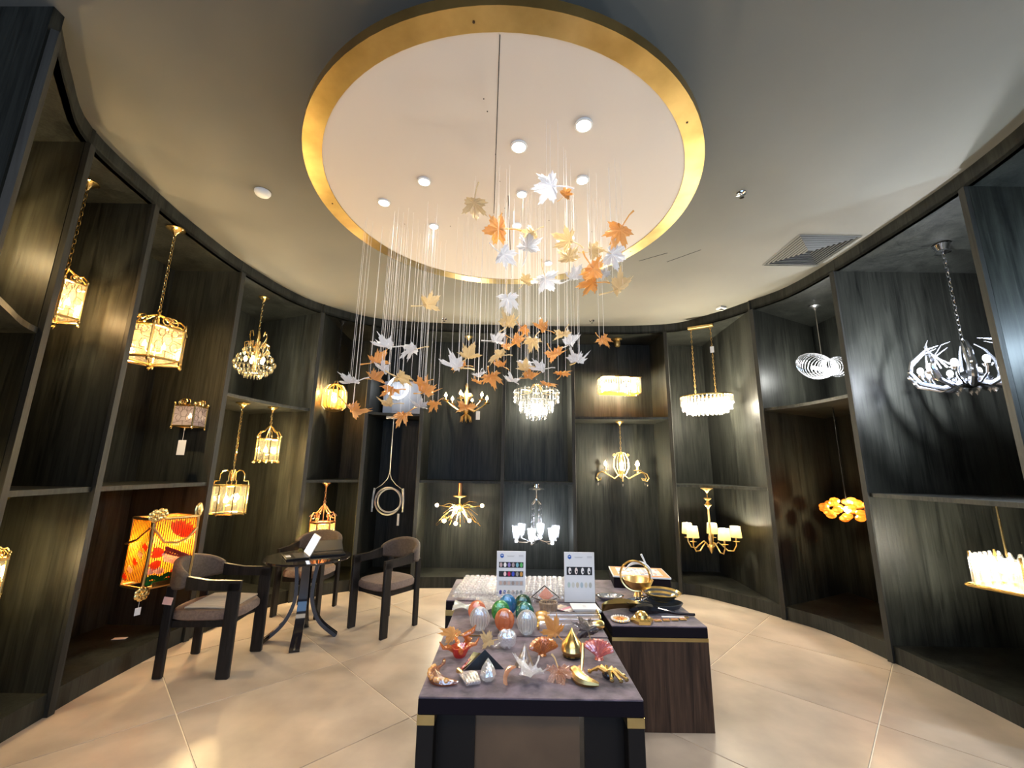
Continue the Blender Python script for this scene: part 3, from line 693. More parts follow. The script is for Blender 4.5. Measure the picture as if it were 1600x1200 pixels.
# gold scroll chandelier
P = at(971, 735, 6.42)
t = hanging('scroll_chandelier', 'antique gold chandelier of curling arms with six candle bulbs', P, SH-.035, .27, 'oldgold', .065, 'chandelier', .04, .009)
mb = MB()
for i in range(8):
    a = i*PI/4; mb.tube([rotz(p, a) for p in ((.02, 0, .27), (.06, 0, .26), (.11, 0, .17), (.12, 0, .05), (.07, 0, -.05), (.02, 0, -.1))], .005, 5)
mb.lathe([(0, -.13), (.03, -.1), (.015, -.05), (.04, 0), (.015, .1), (.03, .22), (.01, .28)], 12).build('cage', 'oldgold', t)
for i in range(6):
    a = i*PI/3+.3
    mb = MB(); mb.tube([rotz(p, a) for p in ((.03, 0, -.06), (.12, 0, -.12), (.24, 0, -.06), (.33, 0, -.02), (.40, 0, -.05), (.43, 0, -.11), (.40, 0, -.15), (.36, 0, -.14), (.35, 0, -.11))], .008, 6)
    x, y = .27*math.cos(a), .27*math.sin(a); mb.tube([(x, y, -.05), (x, y, 0)], .006, 6); mb.lathe([(.01, -.006), (.05, 0), (.052, .005), (.012, .008), (.011, .06)], 12, (x, y, 0)); mb.build('arm', 'oldgold', t)
    MB().lathe([(0, 0), (.02, .012), (.026, .035), (.012, .065), (0, .09)], 10, (x, y, .06)).build('bulb', 'warm', t)
    MB().gem(rotz((.40, 0, -.2), a), .012, .05).build('crystal_drop', 'crystal', t, False)
    mb = MB(); scroll(mb, rotz((.14, 0, .22), a), .03, a, 1, .004); mb.build('leaf_scroll', 'oldgold', t)
bulb_light(t, (0, -.08, .06), 18, SOFT, .045)
# oval crystal pendant
P = at(1104, 632, 5.75)
t = thing('oval_chandelier', 'long oval crystal chandelier on two chains with a small white tag', 'chandelier', P, -.55)
zt = ZF-P.z
MB().bev((0, 0, zt-.02), (.34, .07, .04), .006).build('ceiling_plate', 'oldgold', t, False)
for s in (-1, 1): chain(.13, zt-.04, .009, .04, s*.13).build('chain', 'oldgold', t)
MB().lathe([(.34, .12), (.345, .13), (.33, .14), (.325, .12), (.34, .12)], 40, (0, 0, 0), 1, .42).build('top_rim', 'gold', t)
for (R, z, h, nn) in ((.335, .05, .14, 42), (.31, -.03, .12, 38), (.26, -.08, .10, 30), (.19, -.11, .08, 20)):
    mb = MB()
    for i in range(nn):
        a = 2*PI*i/nn; mb.T = Matrix.Translation((R*math.cos(a), R*.42*math.sin(a), z)); mb.lathe([(0, -h*.55), (.012, -h*.4), (.013, h*.42), (0, h*.5)], 4)
    mb.T = Matrix(); mb.build('crystal_tier', 'crystal', t, False)
for x in (-.2, -.07, .07, .2): MB().ell((x, 0, .0), .035, .03, .05, 10, 6).build('bulb', 'cool', t)
MB().box((.13, -.012, zt-.38), (.05, .003, .09)).build('price_tag', 'white', t, False)
bulb_light(t, (-.14, 0, -.02), 20, (1, .93, .74), .06); bulb_light(t, (.14, 0, -.02), 20, (1, .93, .74), .06)
# five shade chandelier
P = at(1110, 838, 5.80)
t = thing('shaded_chandelier', 'gold chandelier with five cream drum shades in the corner niche', 'chandelier', P)
zt = SL-.035-P.z
mb = canopy(MB(), zt, .075); mb.lathe([(.04, -.13), (.05, -.14), (.012, -.17), (.035, -.21), (.05, -.22), (.02, -.25), (.01, -.28)], 14, (0, 0, zt)); mb.build('canopy', 'oldgold', t)
chain(zt-.14, zt-.06, .008, .03).build('chain', 'oldgold', t)
MB().lathe([(0, -.22), (.012, -.2), (.03, -.16), (.05, -.13), (.02, -.1), (.03, -.02), (.015, .04), (.012, zt-.25)], 14).build('stem', 'oldgold', t)
for i in range(5):
    a = i*2*PI/5-PI/2+.1; x, y = .31*math.cos(a), .31*math.sin(a)
    mb = MB(); mb.tube([rotz(p, a) for p in ((.03, 0, -.13), (.09, 0, -.07), (.15, 0, -.12), (.2, 0, -.17), (.27, 0, -.17), (.31, 0, -.1), (.31, 0, -.04))], .009, 6)
    mb.lathe([(.01, -.008), (.045, 0), (.012, .006), (.011, .05)], 12, (x, y, -.05)).build('arm', 'oldgold', t)
    MB().lathe([(.075, -.0), (.062, .14), (.060, .14), (.073, .0), (.075, 0)], 20, (x, y, .0)).build('shade', 'shade', t)
    MB().ell((x, y, .06), .022, .022, .035, 8, 5).build('bulb', 'warm', t); bulb_light(t, (x, y, .12), 3.2, SOFT, .015)
# ribbed glass ring lamp
P = at(1286, 572, 4.95)
t = thing('ring_chandelier', 'glowing chandelier of nested clear glass rings half hidden by the right divider', 'chandelier', P, .35)
MB().tube([(0, 0, .15), (0, 0, ZF-P.z)], .005, 6).build('cord', 'steel', t); canopy(MB(), ZF-P.z, .06).build('canopy', 'steel', t)
for k in range(15):
    x = -.27+.038*k; r = .13+.03*math.sin(k*.45)
    MB().ring((x, 0, -.02*math.sin(k*.3)), r, .0052, 26, 5, (1, .1, .25), .95).build('glass_ring', 'clear', t)
MB().tube([(-.2, 0, -.04), (.25, 0, -.04)], .02, 8).build('tube_light', 'cool', t)
bulb_light(t, (.05, 0, -.05), 11, (.97, .98, .90), .06)
# amber glass lamp
P = at(1324, 796, 4.78)
t = thing('amber_glass_lamp', 'low amber glass pendant lamp peeking past the right divider', 'pendant lamp', P)
for k in range(26):
    ph = k*2.39996; zz = 1-2*(k+.5)/26; q = math.sqrt(1-zz*zz)
    mb = MB(); mb.ell((.22*q*math.cos(ph), .22*q*math.sin(ph), .10*zz), .05, .05, .035, 8, 5); mb.build('glass_lobe', 'amberdrop', t)
MB().ell((0, 0, 0), .035, n=10, m=6).build('bulb', 'warm', t); MB().tube([(0, 0, .08), (0, 0, SH-.035-P.z)], .006, 6).build('cord', 'blackmetal', t)
bulb_light(t, (0, 0, .07), 6, WARM, .025)
# chrome horn chandelier
P = at(1512, 578, 3.42)
t = thing('horn_chandelier', 'large chrome chandelier of curved glass horns with cool white bulbs at right', 'chandelier', P)
t0 = t
zt = ZF-P.z
MB().lathe([(.05, 0), (.06, -.02), (.04, -.07), (.05, -.09), (0, -.11)], 12, (.06, .05, zt)).build('canopy', 'chrome', t); chain(.2, zt-.1, .012, .045, .06, .05).build('chain', 'chrome', t)
MB().tube([(.06, .05, .25), (.02, .0, .05), (0, 0, -.1)], .015, 8).build('stem', 'chrome', t)
MB().lathe([(0, -.16), (.08, -.13), (.12, -.08), (.05, -.02), (0, 0)], 14).build('hub', 'chrome', t)
for k in range(10):
    a = k*2*PI/10+.2
    MB().tube([rotz(p, a) for p in ((.04, 0, -.1), (.16, 0, -.15), (.28, 0, -.1), (.33, 0, .0), (.31, 0, .1), (.22, 0, .2), (.12, 0, .24))], [.02, .02, .018, .016, .012, .008, .003], 7).build('horn', 'smoke', t)
    MB().tube([rotz(p, a+.3) for p in ((.04, 0, -.12), (.14, 0, -.13), (.23, 0, -.08), (.25, 0, -.02))], .009, 6).build('arm', 'chrome', t)
    x, y = .25*math.cos(a+.3), .25*math.sin(a+.3); MB().lathe([(.02, -.02), (.03, .0), (.015, .01)], 10, (x, y, -.01)).build('candle_cup', 'chrome', t)
    MB().ell((x, y, .03), .02, .02, .032, 10, 6).build('bulb', 'cool', t)
for k in range(8): MB().gem((.1*math.cos(k), .1*math.sin(k)-.03, -.17-.01*(k % 3)), .016, .05).build('crystal_drop', 'crystal', t, False)
for k in range(5):
    MB().tube([(-.2-.02*k, -.1+.03*k, .0), (-.33-.015*k, -.1, .08+.02*k), (-.44+.02*k, -.1, .10+.03*k)], [.006, .004, .002], 5).build('feather', 'clear', t)
bulb_light(t, (-.15, -.05, .05), 26, (.84, .90, 1), .045)
t0.scale = (1.14, 1.14, 1.0)
# crystal lamp on gold tray at the right edge
P = at(1578, 892, 3.35)
t = thing('tray_lamp', 'square crystal lamp over a gold tray cut by the right picture edge', 'lamp', P, .3)
MB().box((.0, 0, -.13), (.40, .34, .012)).build('tray', 'gold', t, False)
mb = MB(); mb.tube([(-.2, -.17, -.12), (.2, -.17, -.12), (.2, .17, -.12), (-.2, .17, -.12)], .012, 6, True).build('tray_rim', 'gold', t)
for (x, y) in ((-.16, -.14), (.16, -.14), (.16, .14), (-.16, .14)): MB().box((x, y, .0), (.012, .012, .25)).build('post', 'gold', t, False)
for s in range(4):
    for i in range(5):
        u = -.12+.06*i; x, y = ((u, -.15), (.17, u), (u, .15), (-.17, u))[s]
        MB().lathe([(.022, -.11), (.022, .07), (.010, .11)], 6, (x, y, .0)).build('crystal_prism', 'crystal', t, False)
for k in range(3): MB().ell((-.08+.08*k, 0, .02), .035, n=10, m=6).build('bulb', 'cool', t)
MB().tube([(0, 0, .1), (0, 0, SL-.035-P.z)], .007, 6).build('stem', 'gold', t)
bulb_light(t, (0, 0, .02), 20, (1, .95, .8), .08)
# ------------------------------------------------------------------ glass leaves on wires
def leaf_mesh(var, col):
    half = [(90, 1), (84, .80), (79, .86), (74, .66), (68, .60), (62, .50), (57, .62), (53, .78), (48, .74), (44, .97), (38, .76), (33, .80), (28, .58), (22, .46), (14, .52), (8, .60), (2, .56), (-6, .76), (-14, .56), (-22, .58), (-34, .40), (-52, .34), (-72, .24)]
    pts = half+[(180-a, r) for a, r in reversed(half[1:])]
    rnd = random.Random(var); n = len(pts); vs = []; fs = []
    cur = (.5, -.4, .3)[var % 3]; tw = (.3, -.3, .5)[var % 3]
    def P3(a, r, t, s):
        rr = r*t*(1+rnd.uniform(-.04, .04)); x, y = rr*math.cos(math.radians(a)), rr*math.sin(math.radians(a))
        z = cur*rr*rr + .26*t*t*r*math.sin(math.radians(a)*(3, 2, 3)[var % 3]+var*1.7) + tw*x*y + .16*(1-r)*t*math.sin(a*.21) + .12*abs(math.sin(math.radians(a*4.5)))*t + s
        return (x*.5, y*.5, z*.5)
    th = .022
    for s in (th, -th):
        st = rnd.getstate() if s == th else None
        if s == -th: rnd.setstate(st0)
        else: st0 = rnd.getstate()
        vs.append((0, 0, s*.5))
        for t_ in (.35, .7, 1.0):
            for a, r in pts: vs.append(P3(a, r, t_, s*(1.0 if t_ < 1 else .3)))
    N1 = 1+3*n
    for base, fl_ in ((0, 0), (N1, 1)):
        for j in range(n):
            f = (base, base+1+j, base+1+(j+1) % n); fs.append(f if not fl_ else f[::-1])
            for k in range(2):
                q = (base+1+k*n+j, base+1+(k+1)*n+j, base+1+(k+1)*n+(j+1) % n, base+1+k*n+(j+1) % n); fs.append(q if not fl_ else q[::-1])
    for j in range(n): fs.append((1+2*n+j, N1+1+2*n+j, N1+1+2*n+(j+1) % n, 1+2*n+(j+1) % n))
    mb = MB(); mb.add(vs, fs)
    me = bpy.data.meshes.new('blade'); me.from_pydata(mb.v, [], mb.f); me.update(); me.materials.append(M[col]); return me
LM = {(v, c): leaf_mesh(v, c) for v in range(3) for c in ('leafclear', 'leafamber', 'leafgold')}
SM = {}
for c in ('leafclear', 'leafamber', 'leafgold'):
    q = MB().tube([(0, -.02, 0), (.01, -.2, .01), (.03, -.38, .05), (.08, -.52, .06)], [.014, .018, .018, .026], 6); o = q.build('stem', c); SM[c] = o.data; bpy.data.objects.remove(o)
wm = MB().tube([(0, 0, 0), (0, 0, 1)], .0010, 4).build('wire', 'wire'); WM = wm.data; bpy.data.objects.remove(wm)
CN = {'C': 'leafclear', 'A': 'leafamber', 'G': 'leafgold'}; CW = {'C': 'clear', 'A': 'amber', 'G': 'pale gold'}
# px, py, width px, colour, depth Y, cluster, tilt(deg), stem?
U, Mi, Lw = 'high cluster under the disc', 'middle cluster', 'low left cluster'
LV = [(862, 291, 54, 'C', 2.15, U, 50), (883, 304, 24, 'A', 2.2, U, 30), (741, 317, 46, 'G', 2.35, U, 40), (780, 358, 54, 'A', 2.45, U, 45), (786, 398, 42, 'C', 2.5, U, 30),
      (831, 364, 32, 'G', 2.6, U, 45), (825, 386, 44, 'C', 2.5, U, 50), (969, 359, 50, 'A', 2.35, U, 40), (890, 376, 44, 'G', 2.45, U, 35), (889, 403, 40, 'G', 2.55, U, 50), (925, 393, 34, 'G', 2.5, U, 45),
      (956, 397, 50, 'C', 2.4, U, 45), (927, 419, 50, 'A', 2.55, U, 30), (926, 442, 40, 'A', 2.65, U, 35), (895, 434, 36, 'C', 2.7, U, 8), (945, 432, 26, 'C', 2.75, U, 12),
      (821, 439, 26, 'G', 2.75, U, 40), (853, 435, 46, 'C', 2.7, U, 38), (966, 451, 46, 'G', 2.6, U, 18), (793, 465, 42, 'C', 2.75, U, 25), (667, 476, 38, 'G', 2.9, U, 20),
      (794, 508, 36, 'G', 2.75, Mi, 22), (817, 514, 24, 'A', 2.85, Mi, 35), (806, 531, 28, 'A', 2.9, Mi, 45), (849, 514, 30, 'A', 2.8, Mi, 30), (833, 532, 32, 'G', 2.9, Mi, 28), (773, 532, 32, 'C', 2.85, Mi, 25),
      (792, 541, 26, 'A', 3.0, Mi, 28), (781, 555, 36, 'G', 2.9, Mi, 20), (880, 523, 32, 'G', 2.85, Mi, 28), (891, 537, 34, 'C', 2.95, Mi, 22), (940, 530, 28, 'A', 2.75, Mi, 26), (866, 553, 38, 'A', 2.9, Mi, 28),
      (901, 565, 38, 'C', 2.85, Mi, 6), (820, 568, 30, 'C', 3.0, Mi, 30), (821, 578, 32, 'G', 3.05, Mi, 18), (847, 577, 32, 'C', 2.95, Mi, 32), (878, 584, 30, 'A', 2.95, Mi, 28), (803, 596, 30, 'C', 3.0, Mi, 8),
      (827, 590, 30, 'A', 3.1, Mi, 8), (854, 600, 30, 'A', 3.05, Mi, 12), (783, 571, 26, 'A', 3.0, Mi, 26), (750, 586, 26, 'C', 3.05, Mi, 15), (766, 588, 38, 'A', 3.0, Mi, 22),
      (731, 558, 38, 'G', 3.0, Mi, 28), (714, 574, 46, 'C', 2.95, Mi, 20), (722, 571, 28, 'A', 3.1, Mi, 20), (729, 637, 36, 'A', 3.1, Mi, 38),
      (607, 542, 42, 'C', 3.0, Lw, 6), (646, 546, 36, 'C', 3.0, Lw, 25), (587, 565, 38, 'A', 2.95, Lw, 18), (601, 580, 32, 'C', 3.1, Lw, 30), (624, 590, 38, 'G', 3.0, Lw, 28), (584, 592, 34, 'A', 3.1, Lw, 22),
      (552, 597, 38, 'C', 2.85, Lw, 15), (614, 609, 34, 'A', 3.15, Lw, 16), (659, 599, 30, 'A', 3.1, Lw, 18), (664, 613, 38, 'A', 3.05, Lw, 32), (680, 630, 26, 'A', 3.15, Lw, 26), (608, 631, 34, 'G', 3.1, Lw, 26),
      (656, 636, 32, 'C', 3.2, Lw, 6), (632, 648, 36, 'A', 3.15, Lw, 16), (551, 640, 46, 'A', 3.05, Lw, 30), (745, 597, 24, 'A', 3.15, Mi, 12)]
ORD = ['leftmost', 'second from left', 'third from left', 'fourth from left', 'fifth from left', 'sixth from left', 'seventh from left', 'eighth from left', 'ninth from left', 'tenth from left', 'eleventh from left', 'twelfth from left', 'thirteenth from left', 'fourteenth from left']
rk = {}
for i, l in enumerate(LV): rk.setdefault((l[3], l[5]), []).append((l[0], i))
ordn = {}
for k, v in rk.items():
    for q, (x, i) in enumerate(sorted(v)): ordn[i] = (q, len(v))
rnd = random.Random(3)
for i, (px, py, wpx, c, Y, cl, tilt) in enumerate(LV):
    Y += (-.13, .02, .15, -.04)[i % 4]
    P = at(px, py, Y)
    # keep the wires under the disc
    dx, dy = P.x-DC[0], P.y-DC[1]
    q, nn = ordn[i]
    lb = f"{ORD[q]} of the {CW[c]} glass leaves in the {cl}" if q < nn-1 or nn == 1 else f"rightmost of the {CW[c]} glass leaves in the {cl}"
    t = thing('glass_leaf', lb, 'glass leaf', P, 0, 'glass leaves hanging on wires')
    size = msz(wpx, P)*1.25
    az = rnd.uniform(0, 2*PI); tl = -math.radians(tilt*1.0+12 if cl == U else tilt*.75+2)
    # tilt the face towards the viewer's side
    R = Matrix.Rotation(tl, 4, 'X') @ Matrix.Rotation(rnd.uniform(-.3, .3), 4, 'Y') @ Matrix.Rotation(az, 4, 'Z')
    for nm, me in (('blade', LM[(i % 3, CN[c])]), ('stem', SM['leafgold' if c == 'C' and i % 2 else CN[c]])):
        o = bpy.data.objects.new(nm, me); COL.objects.link(o); o.parent = t; o.matrix_local = R @ Matrix.Scale(size, 4)
    nw = 2 if i % 3 else 3
    for k in range(nw):
        a = rnd.uniform(0, 2*PI) if k == 0 else a+2*PI/nw
        off = R @ Vector((.16*size*math.cos(a), .16*size*math.sin(a), 0))
        o = bpy.data.objects.new('wire', WM); COL.objects.link(o); o.parent = t
        wx, wy = P.x+off.x, P.y+off.y
        o.location = (off.x, off.y, off.z); o.scale = (1, 1, ZD-P.z-off.z)
# ------------------------------------------------------------------ chairs and round table
def smooth_path(P, k=5):
    out = []; P = [Vector(p) for p in P]
    for i in range(len(P)-1):
        p0, p1, p2, p3 = P[max(i-1, 0)], P[i], P[i+1], P[min(i+2, len(P)-1)]
        for j in range(k):
            t = j/k; out.append(.5*(2*p1+(p2-p0)*t+(2*p0-5*p1+4*p2-p3)*t*t+(3*p1-p0-3*p2+p3)*t**3))
    out.append(P[-1]); return out
def strip(path, w_, h_, side=None):
    """bar of rectangular section along a path (w across in the horizontal normal, h vertical)"""
    mb = MB(); vs = []; fs = []; path = [Vector(p) for p in path]; k = len(path)
    for i, p in enumerate(path):
        t = (path[min(i+1, k-1)]-path[max(i-1, 0)]); t.z = 0; t.normalize(); n = Vector((-t.y, t.x, 0))
        hh = h_[i] if isinstance(h_, list) else h_; ww = w_[i] if isinstance(w_, list) else w_
        for (a, b) in ((-1, -1), (1, -1), (1, 1), (-1, 1)): vs.append(p+n*a*ww/2+Vector((0, 0, b*hh/2)))
    for i in range(k-1):
        for j in range(4): fs.append((i*4+j, i*4+(j+1) % 4, i*4+4+(j+1) % 4, i*4+4+j))
    fs += [(3, 2, 1, 0), tuple((k-1)*4+j for j in range(4))]
    return mb.add(vs, fs)
def chair(label, x, y, rz, tagred=False, rib=False):
    """seat faces local -Y"""
    t = thing('armchair', label, 'chair', (x, y, 0), rz, 'black wood armchairs with curved upholstered backs')
    for s in (-1, 1):
        MB().bev((s*.25, -.22, .345), (.035, .085, .69), .006).build('leg', 'chairwood', t, False)
        MB().bev((s*.22, .21, .33), (.035, .06, .66), .006).build('leg', 'chairwood', t, False)
        # arm board from the front leg back to the curved rest
        strip([(s*.25, -.262, .665), (s*.25, -.05, .67), (s*.25, .1, .685)], .035, [.075, .075, .10]).build('arm', 'chairwood', t, False)
    pth = [(.25*math.cos(a)*1.03, .10+.17*math.sin(a), .70+.035*math.sin(a)) for a in [PI*i/16 for i in range(17)]]
    hh = [.10+.13*math.sin(PI*i/16)**.8 for i in range(17)]
    b = strip(pth, .055, hh).build('backrest', 'cushback', t)
    b2 = b.modifiers.new('b', 'BEVEL'); b2.width = .02; b2.segments = 3
    n = 28; pts = []
    for i in range(n):
        a = 2*PI*i/n; rx, ry = .245, .25; e = .62
        pts.append((rx*math.copysign(abs(math.cos(a))**e, math.cos(a)), -.01+ry*math.copysign(abs(math.sin(a))**e, math.sin(a))))
    vs = []; lv = [(.9, .40), (1, .415), (1, .45), (.93, .475), (.6, .487), (0.05, .49)]
    for sc_, z in lv:
        for p in pts: vs.append((p[0]*sc_, p[1]*sc_, z))
    fs = [tuple(range(n-1, -1, -1)), tuple((len(lv)-1)*n+j for j in range(n))]
    for r in range(len(lv)-1):
        for j in range(n): fs.append((r*n+j, r*n+(j+1) % n, r*n+n+(j+1) % n, r*n+n+j))
    MB().add(vs, fs).build('seat', 'cushion', t)
    if rib:
        for i in range(18):
            xx = -.19+.0225*i; MB().tube([(xx, -.2, .482), (xx, 0, .492), (xx, .12, .49)], .009, 5).build('seat_rib', 'rib', t)
    for s in (-1, 1): MB().box((s*.19, 0, .375), (.03, .4, .05)).build('rail', 'chairwood', t, False)
    MB().box((0, -.18, .375), (.40, .03, .05)).build('rail', 'chairwood', t, False); MB().box((0, .19, .375), (.40, .03, .05)).build('rail', 'chairwood', t, False)
    if tagred: MB().box((-.265, .2, .56), (.002, .06, .055), 0, .15).build('price_tag', prin('tag_pink', (.8, .5, .45), .6), t, False)
    return t
cl_ = chair('black wood armchair with beige ribbed seat at far left beside the fish lamp', -2.46, 3.82, PI/2+.08, True, True); cl_.scale = (1, 1.14, 1)
chair('black wood armchair with taupe round seat standing right of the laptop table', -1.28, 4.72, -.60)
chair('dark armchair behind the laptop table facing the room', -2.30, 5.16, -.1)
TC = onz(482, 869, .74)
t = thing('round_table', 'small round black lacquer table on curved splayed legs holding laptops', 'table', (TC.x, TC.y, 0))
MB().lathe([(0, .715), (.36, .715), (.392, .722), (.397, .732), (.392, .74), (0, .74)], 40).build('tabletop', 'lacquer', t)
MB().lathe([(0, .68), (.10, .68), (.12, .70), (.12, .715)], 20).build('hub', 'lacquer', t)
for i in range(4):
    a = i*PI/2-1.25
    pth = smooth_path([rotz(p, a) for p in ((.10, 0, .70), (.075, 0, .5), (.08, 0, .32), (.16, 0, .14), (.32, 0, .0))], 5)
    mb = MB(); vs = []; fs = []; tan = rotz((0, 1, 0), a); k = len(pth)
    for j, p in enumerate(pth):
        d = (pth[min(j+1, k-1)]-pth[max(j-1, 0)]).normalized(); nn = d.cross(tan).normalized(); ww = .034+.010*(j/k)
        for (u, v) in ((-1, -1), (1, -1), (1, 1), (-1, 1)): vs.append(p+tan*u*ww+nn*v*.016+Vector((0, 0, .005)))
    for j in range(k-1):
        for q in range(4): fs.append((j*4+q, j*4+(q+1) % 4, j*4+4+(q+1) % 4, j*4+4+q))
    fs += [(3, 2, 1, 0), tuple((k-1)*4+q for q in range(4))]
    mb.add(vs, fs).build('leg', 'lacquer', t)
    e = pth[-3]; MB().tube([pth[-4]+Vector((0, 0, .012)), pth[-1]+Vector((0, 0, .012))], .014, 6).build('metal_foot', 'chrome', t)
def laptop(label, P, rz, lid, scr, sz=(.30, .20)):
    t = thing('laptop', label, 'laptop', P, rz)
    MB().bev((0, 0, .008), (sz[0], sz[1], .014), .003).build('base', 'blackmetal', t, False)
    MB().box((0, .03, .0155), (sz[0]*.88, sz[1]*.45, .001)).build('keyboard', 'black', t, False); MB().box((0, -.065, .0155), (sz[0]*.3, sz[1]*.22, .001)).build('touchpad', 'grey' if scr else 'blackmetal', t, False)
    q = bpy.data.objects.new('lid', None)
    mb = MB(); mb.T = Matrix.Translation((0, sz[1]/2, .014)) @ Matrix.Rotation(lid, 4, 'X')
    mb.bev((0, 0, sz[1]/2), (sz[0], .007, sz[1]), .003); l = mb.build('lid', 'silver' if scr else 'blackmetal', t, False)
    mb = MB(); mb.T = Matrix.Translation((0, sz[1]/2, .014)) @ Matrix.Rotation(lid, 4, 'X')
    mb.box((0, -.0045, sz[1]/2), (sz[0]*.94, .001, sz[1]*.9)).build('screen', 'screen' if scr else 'black', l, False)
laptop('open silver laptop with glowing white-blue screen on the round table', (TC.x-.10, TC.y-.06, .74), -.95, -.45, True)
laptop('black laptop lying open behind the silver one', (TC.x+.15, TC.y+.09, .74), .5, -1.15, False, (.32, .2))
# small card on the plinth
o = MB().box((0, 0, .002), (.10, .045, .003)).build('paper_card', 'paper', None, False); o.location = onz(187, 998, ZP); o.location.x += 0; o.rotation_euler = (0, 0, .2); tag(o, 'small white paper slip lying on the black plinth below the fish lamp', 'paper')
# ------------------------------------------------------------------ display tables
TH = .61
def rect(px0, py0, px1, py1): pass
def display_table(name, label, x0, x1, y0, y1, front, th=.07):
    cx_, cy_ = (x0+x1)/2, (y0+y1)/2; W_, D_ = x1-x0, y1-y0
    t = thing(name, label, 'display table', (cx_, cy_, 0))
    MB().bev((0, 0, TH-.004), (W_, D_, .008), .003).build('velvet_top', 'velvet', t, False)
    MB().bev((0, 0, TH-.008-(th-.008)/2), (W_, D_, th-.008), .003).build('upholstered_edge', 'velvetside', t, False)
    if front == 'solid':
        MB().box((0, 0, TH-th-.011), (W_+.002, D_+.002, .022)).build('brass_band', 'brass', t, False)
        MB().box((0, 0, (TH-th-.022)/2), (W_, D_, TH-th-.022)).build('body', 'brownwood', t, False)
    else:
        lw = .075
        for sx in (-1, 1):
            for sy in (-1, 1):
                MB().bev((sx*(W_/2-lw/2), sy*(D_/2-lw/2), (TH-th-.04)/2), (lw, lw, TH-th-.04), .003).build('leg', 'legdark', t, False)
                MB().box((sx*(W_/2-lw/2), sy*(D_/2-lw/2), TH-th-.02), (lw+.002, lw+.002, .04)).build('brass_cap', 'brass', t, False)
            MB().box((sx*(W_/2-.02), 0, (TH-th)/2), (.02, D_-2*lw, TH-th)).build('side_panel', 'legdark', t, False)
            if front == 'stone': MB().box((sx*.345, -D_/2+.10, (TH-th)/2), (.19, .02, TH-th)).build('front_panel', 'legdark', t, False)
        if front == 'stone':
            MB().box((-.03, -D_/2+.12, (TH-th)/2), (.52, .02, TH-th)).build('stone_panel', 'stone', t, False)
    return t
display_table('display_table', 'front velvet-topped display table with brass leg caps covered in glass ornaments', -.395, .605, 2.09, 2.785, 'stone')
display_table('display_table', 'middle velvet display table with coloured glass domes and sample cards', -.39, .61, 2.80, 3.47, 'open')
display_table('display_table', 'rear velvet display table covered with rows of crystal rods', -.485, .66, 3.49, 4.12, 'open')
display_table('display_table', 'brown wood display table at right with bowls and brass band', .68, 1.31, 3.0, 4.18, 'solid')
mb = MB().box((-.25, 2.792, TH-.002), (.26, .006, .012)); o = mb.build('brass_strip', 'gold', None, False); tag(o, 'short brass strip between the front and middle velvet tables', 'brass strip')
# crystal rods on the rear table
k = 0; rods = []
for row in range(8):
    y = 3.53+row*.07; x = -.44+.006*row
    while x < .60:
        L_ = .50 if (row+k) % 3 else .36; L_ = min(L_, .64-x)
        if L_ < .12: break
        rods.append((x+L_/2, y, L_, row)); x += L_+.015; k += 1
rown = ['nearest', 'second', 'third', 'fourth', 'fifth', 'sixth', 'seventh', 'farthest']; cnt = {}
for (x, y, L_, row) in rods:
    cnt[row] = cnt.get(row, 0)+1
    lb = f"{('left', 'middle', 'right', 'far right')[cnt[row]-1]} clear crystal rod in the {rown[row]} row on the rear table"
    mb = MB(); nb = int(L_/.045)
    for lay in ((0, .020), (.022, .045)):
        pts = []
        for i in range(nb):
            xx = -L_/2+.022+i*L_/nb; mb.T = Matrix.Translation((xx, lay[0]-.011, lay[1])) @ Matrix.Rotation(PI/2, 4, 'Y')
            mb.lathe([(.007, -.021), (.017, -.008), (.013, .0), (.017, .010), (.007, .021)], 5)
    mb.T = Matrix()
    o = mb.build('crystal_rod', 'jewel', None, False); o.location = (x, y, TH); o.rotation_euler = (0, 0, random.uniform(-.02, .02)); tag(o, lb, 'crystal rod', 'crystal rods in rows on the rear table')
